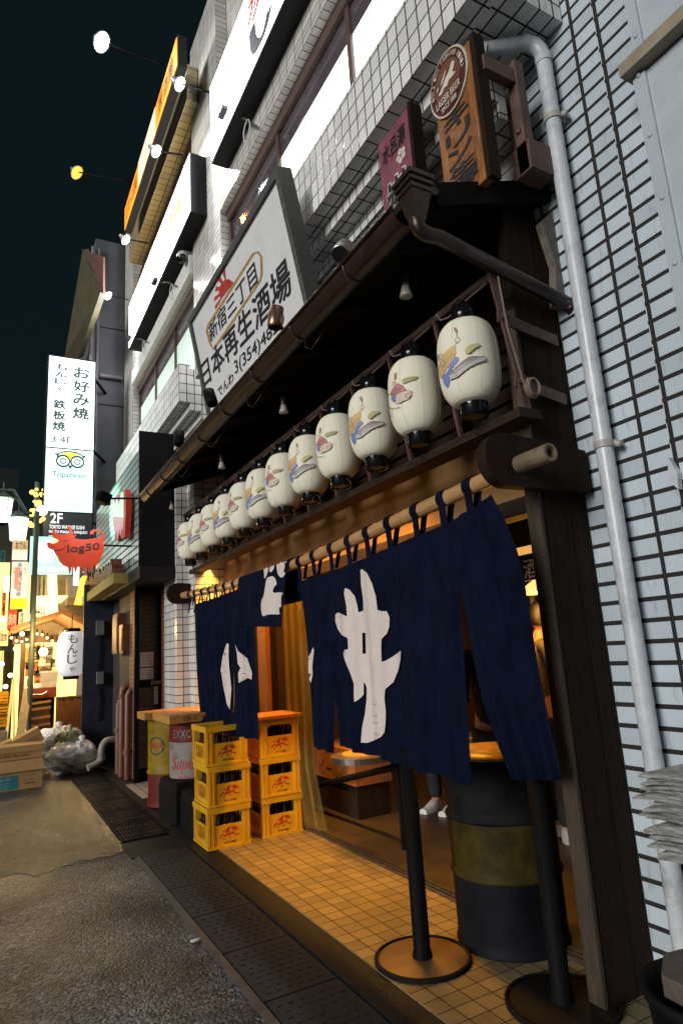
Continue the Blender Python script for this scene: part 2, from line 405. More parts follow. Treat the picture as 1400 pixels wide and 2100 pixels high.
# wet asphalt: coarse glitter with puddled, smoother patches
def asphalt(name, col, r0, r1, bst, vs, spk, spc, even=False):
    m, nt, b = newmat(name); L = nt.links.new
    tc = N(nt,'ShaderNodeTexCoord')
    def noise(sc, det, ro):
        n = N(nt,'ShaderNodeTexNoise'); n.inputs['Scale'].default_value = sc; n.inputs['Detail'].default_value = det; n.inputs['Roughness'].default_value = ro; L(tc.outputs['Object'], n.inputs[0]); return n.outputs['Fac']
    def ramp(f, p0, p1, c0, c1):
        r = N(nt,'ShaderNodeValToRGB'); r.color_ramp.elements[0].position = p0; r.color_ramp.elements[1].position = p1
        r.color_ramp.elements[0].color = (c0,c0,c0,1); r.color_ramp.elements[1].color = (c1,c1,c1,1); L(f, r.inputs[0]); return r.outputs[0]
    big = noise(.9, 4, .5); mid = noise(5, 6, .7)
    vo = N(nt,'ShaderNodeTexVoronoi'); vo.inputs['Scale'].default_value = vs; vo.inputs['Randomness'].default_value = 1; L(tc.outputs['Object'], vo.inputs[0])
    vc = N(nt,'ShaderNodeSeparateColor'); L(vo.outputs['Color'], vc.inputs[0])
    stone_ = ramp(vc.outputs[0], .25, 1.0, .35, spk)          # each chipping its own grey
    pt = ramp(noise(1.6, 7, .62), .36, .60, .30, 1.35); pm_ = ramp(mid, .35, .65, .7, 1.2)
    mp_ = N(nt,'ShaderNodeMix', data_type='RGBA', blend_type='MULTIPLY'); mp_.inputs[0].default_value = 1; L(pt, mp_.inputs[6]); L(pm_, mp_.inputs[7]); pat = mp_.outputs[2]
    m1 = N(nt,'ShaderNodeMix', data_type='RGBA', blend_type='MULTIPLY'); m1.inputs[0].default_value = 1; L(stone_, m1.inputs[6]); L(pat, m1.inputs[7])
    m2 = N(nt,'ShaderNodeMix', data_type='RGBA', blend_type='MULTIPLY'); m2.inputs[0].default_value = 1; m2.inputs[6].default_value = (*col,1); L(m1.outputs[2], m2.inputs[7]); L(m2.outputs[2], b.inputs['Base Color'])
    wet = ramp(big, .34, .62, .6 if even else 0, 1)                             # 0 in the standing-water hollows
    rr = N(nt,'ShaderNodeMapRange'); rr.inputs[3].default_value = r0; rr.inputs[4].default_value = r1; L(wet, rr.inputs[0]); L(rr.outputs[0], b.inputs['Roughness'])
    st = N(nt,'ShaderNodeMapRange'); st.inputs[3].default_value = bst*.45; st.inputs[4].default_value = bst; L(wet, st.inputs[0])
    bp = N(nt,'ShaderNodeBump'); bp.inputs['Distance'].default_value = .009; bp.invert = True; L(st.outputs[0], bp.inputs['Strength']); L(vo.outputs['Distance'], bp.inputs['Height']); L(bp.outputs[0], b.inputs['Normal'])
    b.inputs['Specular IOR Level'].default_value = spc
    return m
asph = asphalt('wet_coarse_asphalt', (.023,.026,.030), .30, .52, 1.0, 78, 6.5, .32)
asph2 = asphalt('wet_smooth_asphalt', (.013,.014,.015), .13, .22, .75, 80, 6.0, .6, True)

# ------------------------------------------------------------------ ground
struct(MB().quad((-60,-20,0),(60,-20,0),(60,160,0),(-60,160,0)).build('road', asph))
ctl = [W(u,v,z=.004) for u,v in [(-900,1800),(0,1797),(60,1792),(130,1778),(200,1757),(262,1744),(270,1735)]]
pts = []
for a_, b_ in zip(ctl[:-1], ctl[1:]):
    n_ = max(6, int((b_-a_).length/.02)) if a_.x > -1.5 else 12
    for k_ in range(n_):
        p = a_.lerp(b_, k_/n_); q_ = V((p.x*3.1, 4.2, 0)); import mathutils
        p.y += .16*mathutils.noise.noise(q_) + .09*mathutils.noise.noise(q_*4) + .05*mathutils.noise.noise(q_*13) + random.uniform(-.012,.012); pts.append(V((p.x,p.y,.004)))
pts.append(ctl[-1])
far = [V((1.16,60,.004)), V((-30,60,.004))]
struct(MB().add(pts+far, [tuple(range(len(pts)+2))]).build('road_patch', asph2))
# gutter: concrete channel covers along the shop, one every 0.6 m
g = MB()
y = .2
while y < 5.9:
    g.box(1.215, 1.60, y, min(y+.585,5.95), -.02, .012)
    # raised anti-slip bars cast into each cover
    for i in range(9):
        for j in range(6):
            yy = y+.05+i*.058
            if yy+.03 < min(y+.585,5.95): g.box(1.25+j*.055+(i%2)*.02, 1.275+j*.055+(i%2)*.02, yy, yy+.03, .012, .0155)
    y += .60
struct(g.build('drain_covers', conc))
struct(MB().box(1.165,1.205,.0,5.95,-.02,.016).build('drain_edge', M('steel_edge', (.12,.115,.11), .35, metal=.5, var=.4, scale=15, bump=.2)))
struct(MB().box(1.61,1.78,-.5,13,-.02,.022).box(1.14,1.61,5.96,6.5,-.02,.010).build('kerb', M('black_wet_kerb', (.010,.012,.014), .5, spec=.15, var=.5, scale=10, bump=.5, bscale=60)))
struct(MB().box(1.78,2.62,-.5,8.25,-.02,.030).build('entrance_floor', floor_tile))
struct(MB().box(1.70,2.3,8.25,9.3,-.02,.028).build('neighbour_step', tile('pale_step_tile', (.34,.32,.29), .2,.2,.006, rough=.4)))
struct(MB().box(2.62,7.6,2.29,8.25,-.02,.030).build('interior_floor', conc_floor))
tr = MB()
for x in (2.60,2.635,2.67): tr.box(x, x+.018, 2.29, 8.2, .03, .045)
tag(tr.build('door_track', M('worn_track_metal', (.10,.085,.07), .4, metal=.6, bump=.1)), 'worn metal sliding door track along the inner edge of the tiled entrance', 'door track')
# steel gratings over the drain farther along
gr0 = None
for k in range(6):
    y0 = 6.5 + k*.68
    if gr0 is None:
        t = thing('drain_grate', 'steel drain grating with slots beside the black kerb, nearest the crates', 'drain grate', (1.36,y0,0), 'drain gratings along the kerb')
        f = MB().box(1.16,1.185,y0,y0+.66,0,.022).box(1.56,1.585,y0,y0+.66,0,.022).box(1.185,1.56,y0,y0+.02,0,.022).box(1.185,1.56,y0+.64,y0+.66,0,.022)
        f.build('frame', iron_black, t)
        b = MB()
        for i in range(13):
            x = 1.2+i*.028
            b.box(x, x+.012, y0+.02, y0+.64, .002, .022)
        for j in range(3): b.box(1.185,1.56, y0+.16*(j+1), y0+.16*(j+1)+.03, .004,.021)
        b.build('bars', M('wet_grate_steel', (.07,.065,.06), .3, metal=.7, var=.3, bump=.1), t)
        gr0 = t
    else:
        names = ['', 'second drain grating from the yellow crates, slotted wet steel', 'third drain grating from the crates, slotted wet steel by the kerb', 'fourth drain grating from the crates, in front of the brown pipes',
                 'fifth drain grating from the crates, wet steel near the rubbish bags', 'farthest drain grating, wet steel beside the pile of rubbish bags']
        dup(gr0, (0,.68*k,0), names[k])

# ------------------------------------------------------------------ the white tiled building
bld = thing('tiled_building', 'white tiled building with stepped parapets rising behind the dark shop awning', 'building', (2.7,2.2,0))
wl = MB()
wl.box(2.70,3.2,1.66,2.27,0,14)                # wall beside the shop
wl.box(2.635,3.2,-1.5,1.66,0,14)               # projecting strip nearer the camera
wl.build('wall', wall_tile, bld)
pw = MB()
pw.box(2.80,3.3,2.27,7.7,4.05,15); pw.box(2.80,3.3,7.71,13.75,4.05,12.4)
pw.box(2.62,3.2,7.6,8.97,4.2,11.9); pw.box(2.60,3.2,13.75,14.8,3.0,12.6)
pw.box(2.12,2.8,8.25,8.9,0,4.2); pw.box(2.28,2.8,7.95,8.25,0,4.15)
pw.build('wall', pil_tile, bld)
def parapet(y0, y1, x, z0, z1, m=parapet_tile, ext=0):
    p = MB()
    p.box(x, x+.15, y0-ext, y1, z0, z1)
    for k in range(1,4): p.box(x+.15*k, x+.15*(k+1) if k < 3 else 2.795, y0+.003*k, y1, z0-.105*k, z1-.2)
    p.box(x+.15, 2.795, y0+.012, y1, z1-.2, z1-.05)
    if ext: p.box(x+.15, 2.69, y0-ext, y0, z0+.02, z1-.2)
    return p.build('parapet', m, bld)
parapet(2.28, 7.2, 2.1, 4.97, 5.535, ext=.40)
parapet(7.95, 12.75, 2.1, 4.97, 5.51)
bld_frame = M('window_frame_brown', (.09,.055,.045), .4, var=.2, bump=.05)
lit_film = E_('lit_frosted_film', (1.0,.98,.95), 2.6)
lit_green = E_('lit_greenish_film', (.62,.78,.70), .35)
lit_yellow = E_('lit_yellow_room', (1.0,.66,.22), .75)
pane_hi = M('upper_window_glass', (.10,.085,.10), .08, var=.3, scale=2, bump=0, spec=.8)
def bay_window(y0, y1, z0, z1, zf, film, n, x=2.72):
    f = MB(); f.box(x,x+.07,y0,y1,z0,z0+.06); f.box(x-.02,x+.07,y0,y1,z1-.16,z1)
    for i in range(n+1):
        yy = y0 + (y1-y0-.07)*i/n; f.box(x+.003,x+.067,yy,yy+.07,z0+.06,z1-.16)
    fr = f.build('window', bld_frame, bld)
    d = MB().quad((x+.035,y1,z0),(x+.035,y0,z0),(x+.035,y0,zf),(x+.035,y1,zf)).build('lit_film', film, fr)
    d = MB().quad((x+.036,y1,zf),(x+.036,y0,zf),(x+.036,y0,z1),(x+.036,y1,z1)).build('pane', pane_hi, fr)
bay_window(2.4, 7.55, 5.5, 7.75, 7.25, lit_film, 3)
bay_window(9.0, 13.7, 5.5, 7.6, 7.1, lit_green, 3)
bay_window(9.0, 13.7, 9.2, 10.4, 10.3, lit_yellow, 4)
hd = MB(); hd.box(2.60,2.795,2.3,7.595,7.75,8.6); hd.box(2.64,2.795,8.975,13.74,7.6,8.6)
hd.build('window_header', pil_tile, bld)
yel_tile = tile('yellow_lit_tile', (.42,.34,.20), .2,.16,.007, dirt=.3)  # same white tile; yellow light on it is put into the colour
MB().box(2.42,2.795,8.5,13.3,10.41,11.1).build('window_header', yel_tile, bld)
trim = M('white_metal_trim', (.75,.78,.76), .3, var=.05, bump=.03)
MB().box(2.56,2.64,9.0,13.7,7.62,7.95).build('trim_band', trim, bld)

# backlit signs on the upper floors
white_lit = E_('backlit_white', (1.0,1.0,1.0), 6.5)
box_dark = M('sign_box_dark', (.010,.011,.012), .7, spec=.15, var=.2, bump=.05)
def lightbox(name, label, x, y0, y1, z0, z1, depth, face, texts, group=None):
    t = thing(name, label, 'sign', (x+depth,(y0+y1)/2,z0), group)
    MB().box(x+.02, x+depth, y0, y1, z0, z1).build('casing', box_dark, t)
    q = [V((x+.012,y1-.03,z0+.03)), V((x+.012,y0+.03,z0+.03)), V((x+.012,y0+.03,z1-.03)), V((x+.012,y1-.03,z1-.03))]
    MB().box(x+.012, x+.019, y0+.03, y1-.03, z0+.03, z1-.03).build('lit_face', face, t)
    for body, m, s0,s1,t0,t1,bold in texts:
        text(MB(), body, sub(q,s0,s1,t0,t1), .004, bold).build('lettering', m, t)
    return t
sg_red = E_('sign_red', (.9,.05,.02), .5); sg_grey = M('sign_grey_ink', (.10,.10,.13), .6, bump=0); sg_or = E_('sign_orange', (1,.35,.03), .6)
lightbox('illuminated_sign', 'long white backlit sign with big red and grey characters at the top of the photo', 2.35, 1.5, 7.18, 8.13, 9.35, .42, white_lit,
    [('炭火焼', sg_red, .26,.62,.50,.94,.06), ('いか', sg_grey, .27,.74,.05,.50,.06)], 'backlit signs on the tiled building')
lightbox('illuminated_sign', 'white backlit sign with small orange and grey characters beyond the tiled pilaster', 2.35, 8.2, 13.0, 8.12, 9.15, .42, white_lit,
    [('個室', sg_grey, .42,.62,.22,.62,.06), ('肉酒場', sg_or, .62,.90,.30,.78,.06), ('酒', sg_red, .16,.26,.30,.78,.06), ('全席', sg_grey, .28,.41,.25,.62,.05)], 'backlit signs on the tiled building')
or_lit = E_('backlit_orange', (1.0,.26,.02), 1.3)
lightbox('illuminated_sign', 'narrow orange backlit sign high on the tiled building below the sky', 2.1, 7.9, 12.2, 10.35, 10.92, .16, or_lit,
    [('ビストロ酒場', ink, .05,.30,.2,.8,.02), ('イタリアンビストロ', ink, .36,.66,.25,.75,.02), ('居酒屋', ink, .72,.95,.2,.8,.02)], 'backlit signs on the tiled building')

osg = [o_ for o_ in bpy.data.objects if o_.name.startswith('illuminated_sign')][-1]
MB().box(2.104,2.1105,9.35,10.75,10.38,10.89).build('white_section', E_('orange_sign_white',(1,.72,.55),.75), osg)
# sign floodlights on arms
bulb_white = E_('floodlight_lens', (1,.98,.95), 30)
bulb_orange = E_('orange_floodlight_lens', (1,.24,.02), 3.2)
def floodlight(pa, pb, label, col, mat, power, group='floodlights on arms along the building', aim=(.62,-.35,-.70), r=.105):
    pa, pb = V(pa), V(pb)
    t = thing('floodlight', label, 'floodlight', pa, group)
    MB().tube([pa, pb], .014, 8).build('arm', iron_black, t)
    ax = V(aim).normalized()
    MB().lathe([(.0,-.12),(.035,-.12),(.045,-.06),(r,.02),(r,.04),(r*.92,.04)], pb, 16, ax).build('lamp_head', M('floodlight_shell', (.30,.34,.36), .4, metal=.5), t)
    MB().lathe([(r*.88,.034),(.0,.034)], pb, 16, ax).build('lens', mat, t)
    ld = bpy.data.lights.new('floodlight_beam','SPOT'); ld.energy = power; ld.color = col; ld.spot_size = R(110); ld.spot_blend = .6; ld.shadow_soft_size = .05
    lo = bpy.data.objects.new('floodlight_beam', ld); COL.objects.link(lo); lo.location = pb + ax*.06; lo.rotation_euler = ax.to_track_quat('-Z','Y').to_euler(); attach(lo, t)
wc = (.95,.98,1)
def fl(ua, va, ub, vb, x, *a, **k):
    A = W(ua,va,x=x); B = W(ub,vb,y=A.y); floodlight(A, B, *a, **k)
fl(432,190,366,170,2.5, 'white floodlight on an arm just below the two sky lamps, by the tall pilaster', wc, bulb_white, 260)
fl(375,318,318,308,2.4, 'white floodlight on an arm above the near end of the second backlit sign', wc, bulb_white, 260)
fl(305,498,256,490,2.4, 'white floodlight on an arm below the tip of the orange sign', wc, bulb_white, 260)
fl(264,615,220,605,2.4, 'lowest white floodlight on an arm, beside the grey building', wc, bulb_white, 260)
fl(336,132,206,84,2.1, 'topmost large white floodlight against the night sky', (1,.93,.85), bulb_white, 120, r=.16)
fl(266,372,156,352,2.1, 'orange glowing floodlight against the night sky', (1,.4,.08), bulb_orange, 60, r=.14)
def clamp_lamp(ua, va, ub, vb, x, label, power):
    A = W(ua,va,x=x); B = W(ub,vb,x=x-.22)
    t = thing('clamp_lamp', label, 'spotlight', A, 'clamped spotlights under the backlit signs')
    MB().tube([A, (A+B)/2+V((0,0,.05)), B], .016, 8).build('bracket', chrome, t)
    c = A+(B-A)*.35; ring = [c + V((0,math.cos(a)*.11,math.sin(a)*.13-.12)) for a in [i*math.pi/10 for i in range(21)]]
    MB().tube(ring, .009, 6, False).build('cable_loop', pvc, t)
    ax = V((.25,.25,.9)).normalized()
    MB().obox(B, (.07,0,.0), (0,.09,.0), (0,0,.03)).build('lamp_head', box_dark, t)
    MB().box(B.x-.06,B.x+.06,B.y-.08,B.y+.08,B.z+.031,B.z+.036).build('lens', bulb_white, t)
    ld = bpy.data.lights.new('clamp_beam','POINT'); ld.energy = power; ld.shadow_soft_size = .05
    lo = bpy.data.objects.new('clamp_beam', ld); COL.objects.link(lo); lo.location = B+V((-.02,0,.09)); attach(lo, t)
clamp_lamp(530,262,462,232,2.58, 'bright clamped spotlight with a cable loop under the first white sign', 450)
clamp_lamp(368,590,322,578,2.58, 'clamped spotlight with a cable loop below the middle of the second backlit sign', 130)
clamp_lamp(310,705,268,694,2.58, 'clamped spotlight at the far lower corner of the second backlit sign', 130)
c = W(375,527,x=2.5)
t = thing('dome_camera', 'small grey dome camera under the second backlit sign', 'camera', c)
MB().ball(c, .10).build('dome', M('camera_shell', (.5,.52,.52), .3), t); MB().lathe([(.07,0),(.075,.09),(.0,.09)], c+V((-.01,-.05,-.05)), 16, (-.5,-.4,-.7)).build('lens', black_lacquer, t)
MB().tube([c+V((0,0,.08)), c+V((.18,0,.12))], .03, 8).build('bracket', pvc, t)

# ------------------------------------------------------------------ right-hand wall: drainpipe, sheet panel
clamp_m = M('dirty_clamp', (.34,.33,.30), .5, dirt=.8)
t = thing('drainpipe', 'grey white plastic drainpipe running down the tiled wall', 'drainpipe', (2.62,1.97,0))
p = MB(); p.tube([(2.62,1.985,.02),(2.62,1.985,4.80)], .042, 18)
A = V((2.62,1.985,4.80)); B = W(985,104,z=4.90)
p.tube(bez(A, A+V((0,0,.10)), A+V((0,0,.10))+(B-A).normalized()*.09, 8), .043, 18)
p.tube([A+V((0,0,.10))+(B-A).normalized()*.09, B], .042, 18)
p.tube(bez(B, B+(B-A).normalized()*.07, B+(B-A).normalized()*.07+V((.05,.03,.10)), 6), .044, 18)
p.build('pipe', pvc, t)
for z in (4.40,2.50,.9):
    cl = MB(); cl.tube([(2.62,1.985,z-.018),(2.62,1.985,z+.018)], .049, 18); cl.obox((2.665,1.94,z), (.03,0,0),(0,.012,0),(0,0,.014)); cl.ball((2.64,1.92,z-.01), .018); cl.build('pipe_clamp', clamp_m, t)
co = MB()
co.tube([A+V((0,0,-.03)),A+V((0,0,.02))], .047, 18); d = (B-A).normalized()
co.tube([A+V((0,0,.10))+d*.07, A+V((0,0,.10))+d*.11], .047, 18); co.tube([B-d*.03,B+d*.01], .047, 18)
build_each(co, 'coupling', pvc, t)
t = thing('wall_panel', 'pale blue grey riveted sheet metal panel on the tiled wall at the photo edge', 'metal panel', (2.6,1.3,0))
Y0 = 1.425
MB().box(2.50,2.634,-1.2,Y0,.4,4.075).build('sheet', panel_grey, t)
MB().box(2.53,2.634,-1.2,Y0-.01,4.16,8).build('sheet', panel_grey, t)
fl_ = MB().box(2.485,2.50,Y0-.055,Y0+.006,.4,4.07).box(2.515,2.53,Y0-.055,Y0-.005,4.165,8)
for k in range(12): fl_.ball((2.483,Y0-.025,.55+k*.32), .011, (.6,1,1), 10, 6)
for k in range(5): fl_.ball((2.513,Y0-.03,4.3+k*.35), .011, (.6,1,1), 10, 6)
fl_.build('edge_strip', panel_grey, t)
MB().box(2.43,2.632,-1.2,Y0+.03,4.085,4.15).build('ledge', lip_brown, t)
c = W(1368,985,x=2.6)
tag(MB().prism([c, c+V((0,-.02,.10)), c+V((0,-.05,.02)), c+V((0,-.04,-.05))], (.03,0,0)).build('wall_bracket', pvc), 'small broken white bracket on the tiled wall by the drainpipe', 'bracket')

# ------------------------------------------------------------------ shop front: end board, awning, gutter
t = thing('end_board', 'tall dark wooden end board closing the shop front beside the white tiles', 'wooden board', (2.5,2.24,0))
MB().box(2.372,2.560,2.205,2.275,.03,3.9).box(2.563,2.695,2.21,2.275,.03,3.92).build('board', wood_dark, t)
MB().box(2.352,2.3715,2.200,2.285,.03,3.3).build('edge_strip', wood_edge, t)
aw = thing('shop_awning', 'dark wooden lean-to awning over the shop front with a brown gutter', 'awning', (2.7,5.1,3.8))
def roof_z(x): return 3.766 + (x-1.72)*.36
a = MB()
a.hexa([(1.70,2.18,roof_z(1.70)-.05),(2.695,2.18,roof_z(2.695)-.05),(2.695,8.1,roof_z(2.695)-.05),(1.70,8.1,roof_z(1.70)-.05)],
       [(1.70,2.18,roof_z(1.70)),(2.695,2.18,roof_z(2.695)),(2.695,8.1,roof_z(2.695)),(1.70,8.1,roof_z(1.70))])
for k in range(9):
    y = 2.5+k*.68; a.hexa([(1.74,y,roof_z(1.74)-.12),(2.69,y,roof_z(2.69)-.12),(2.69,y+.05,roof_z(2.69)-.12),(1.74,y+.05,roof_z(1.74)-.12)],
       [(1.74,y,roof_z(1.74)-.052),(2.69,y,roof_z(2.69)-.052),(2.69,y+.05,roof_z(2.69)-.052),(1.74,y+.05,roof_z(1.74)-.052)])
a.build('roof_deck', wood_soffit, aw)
MB().hexa([(1.86,2.135,roof_z(1.86)-.10),(2.74,2.135,roof_z(2.74)-.10),(2.74,2.178,roof_z(2.74)-.10),(1.86,2.178,roof_z(1.86)-.10)],
       [(1.86,2.135,roof_z(1.86)+.035),(2.74,2.135,roof_z(2.74)+.035),(2.74,2.178,roof_z(2.74)+.035),(1.86,2.178,roof_z(1.86)+.035)]).build('gable_board', iron_black, aw)
gt = MB(); n = 10
prof = [(math.cos(math.pi+math.pi*i/n)*.075, math.sin(math.pi+math.pi*i/n)*.075) for i in range(n+1)]
prof = [(-.085,.01)] + prof + [(.07,.006)] + [(x*.9,z*.9+.004) for x,z in prof[::-1]]
gt.prism([(1.705+px, 2.20, 3.665+pz) for px,pz in prof], (0,5.90,0))
gt.build('gutter', iron_brown, aw)
MB().tube([(1.62,2.20,3.677),(1.62,8.1,3.677)], .010, 6).build('gutter_bead', iron_brown, aw)
st = MB()
for k in range(8):
    y = 2.7+k*.72; st.tube([(1.705+math.cos(math.pi+math.pi*i/8)*.079, y, 3.665+math.sin(math.pi+math.pi*i/8)*.079) for i in range(9)], .008, 6)
build_each(st, 'gutter_strap', iron_brown, aw)
wr = MB()
for k in range(4):
    y = 3.35+k*1.05; wr.tube([(1.70,y,3.59),(1.72,y+.05,3.53),(1.75,y+.02,3.50),(1.80,y-.08,3.60),(1.88,y-.12,3.74)], .004, 5)
build_each(wr, 'loose_wire', iron_brown, aw)
# hopper head and its downpipe
hp = MB(); hc = V((1.70,2.11,0))
for (r0,r1,z0,z1) in ((.028,.040,3.555,3.61),(.040,.055,3.61,3.70),(.062,.062,3.70,3.718),(.057,.057,3.718,3.735),(.068,.068,3.735,3.752),(.063,.063,3.752,3.766),(.073,.073,3.766,3.79)):
    hp.hexa([(hc.x-r0,hc.y-r0,z0),(hc.x+r0,hc.y-r0,z0),(hc.x+r0,hc.y+r0,z0),(hc.x-r0,hc.y+r0,z0)],[(hc.x-r1,hc.y-r1,z1),(hc.x+r1,hc.y-r1,z1),(hc.x+r1,hc.y+r1,z1),(hc.x-r1,hc.y+r1,z1)])
hp.build('hopper_head', M('bronze_hopper', (.055,.038,.03), .28, metal=.5, var=.3, bump=.08), aw)
dp = MB(); p0 = V((1.70,2.11,3.57)); e1 = W(900,487,y=2.11); e2 = W(1160,622,y=2.12)
dp.tube([p0]+bez(p0+V((0,0,-.02)), p0+V((.0,0,-.075)), e1, 8)+[e2]+bez(e2, e2+(e2-e1).normalized()*.08, e2+V((.07,.02,-.10)), 5), .037, 14)
dp.build('downpipe', iron_brown, aw)
MB().tube([(1.74,2.13,3.70),(1.80,2.14,3.78),(1.86,2.15,3.80)], .026, 10).build('gutter_elbow', iron_brown, aw)
# corbel strut under the roof against the wall
MB().prism([(2.62,2.14,3.35),(2.70,2.14,3.35),(2.70,2.14,3.95),(2.60,2.14,3.86),(2.66,2.14,3.6)], (0,.05,0)).build('corbel', M('worn_corbel', (.13,.11,.09), .6, var=.5, dirt=.5), aw)
# wall over the doors
t = thing('door_header', 'ochre plaster band with dark slats over the shop doors', 'wall', (2.66,5.2,2.4))
MB().box(2.66,2.74,2.29,7.94,2.38,2.86).build('plaster_band', ochre, t)
sl = MB(); 
for k in range(9): sl.box(2.655,2.72,2.29,7.94,2.88+k*.105,2.96+k*.105)
sl.box(2.70,2.745,2.29,7.94,2.87,4.085)
sl.build('slats', wood_dark_y, t)
MB().box(2.62,2.75,2.29,7.94,2.28,2.379).build('lintel', wood_dark_y, t)

# warm strip lamps tucked behind the lantern plank
warm = (1.0,.43,.04)
strip_m = E_('warm_strip_tube', (1,.50,.14), 1.5)
for k in range(4):
    y0 = 3.40+k*1.2
    t = thing('strip_lamp', ['warm tube lamp behind the lantern plank at the end nearest the bamboo stub', 'second warm tube lamp behind the lantern plank', 'third warm tube lamp behind the lantern plank', 'farthest warm tube lamp behind the lantern plank'][k], 'lamp', (2.45,y0,2.66), 'warm tube lamps over the doors')
    MB().box(2.40,2.50,y0,y0+1.1,2.745,2.775).build('fitting', iron_black, t)
    MB().tube([(2.452,y0+.03,2.728),(2.452,y0+1.07,2.728)], .012, 8).build('tube', strip_m, t)
    ld = bpy.data.lights.new('strip_glow','AREA'); ld.shape = 'RECTANGLE'; ld.size = .04; ld.size_y = 1.0; ld.energy = 27; ld.spread = R(100); ld.color = warm
    lo = bpy.data.objects.new('strip_glow', ld); COL.objects.link(lo); lo.location = (2.452,y0+.55,2.712); attach(lo, t)

# lantern rack
rk = thing('lantern_rack', 'red brown iron and wood rack carrying the row of paper lanterns', 'rack', (2.3,5,2.7))
XT, ZT, XB, ZB = 2.17, 3.415, 2.30, 2.70
MB().tube([(XT,2.13,ZT),(XT,8.0,ZT)], .022, 10).build('top_rail', M('rail_brown', (.06,.035,.03), .45, var=.4, dirt=.3), rk)
MB().box(2.22,2.37,2.12,8.0,2.652,2.700).build('plank', wood_dark_y, rk)
for k in range(12):
    y = 2.63+k*.4875
    if y < 8: MB().bar((XT,y,ZT),(XB-.02,y,2.70), .022,.022).build('baluster', rust_iron, rk)
ef = MB(); ef.bar((XT-.01,2.14,ZT+.03),(XB+.005,2.14,2.68), .045,.012,(0,1,0))
for z in (3.19,2.85):
    x = XT + (ZT-z)/(ZT-ZB)*(XB-XT); ef.bar((x-.03,2.148,z),(2.64,2.19,z-.03), .012,.062)
    ef.tube([(x,2.11,z),(x,2.15,z)], .022, 10)
ef.build('end_bracket', rust_iron, rk); ef = MB()
ef.bar((XT,7.98,ZT),(XB,7.98,2.68), .045,.012,(0,1,0)); ef.bar((XT,7.97,ZT),(2.66,7.97,ZT), .012,.05)
ef.build('end_bracket', rust_iron, rk)
cord_m = M('old_cord', (.17,.12,.09), .8)
cord = MB(); c0 = V((2.30,2.10,2.80))
for i in range(3): cord.tube([c0 + V((math.cos(a)*(.045-.004*i), -.01*i, math.sin(a)*(.05-.004*i))) for a in [j*math.pi/8 for j in range(17)]], .007, 6, False)
cord.tube([(2.18,2.11,3.39),(2.19,2.10,3.1),(2.245,2.10,2.85),(2.262,2.10,2.78)], .006, 6)
for k in range(12):
    cord.build('cord', cord_m, rk); cord = MB()
    y = 2.384+k*.487; cord.tube([(XT,y+.19,ZT+.022),(XT-.026,y+.19,ZT),(XT,y+.19,ZT-.03),(XT,y+.12,ZT-.05),(XT,y+.03,3.385)], .006, 5)
    cord.tube([(XT,y-.03,3.385),(XT,y-.2,ZT-.02)], .005, 5)
cord.build('cord', cord_m, rk)

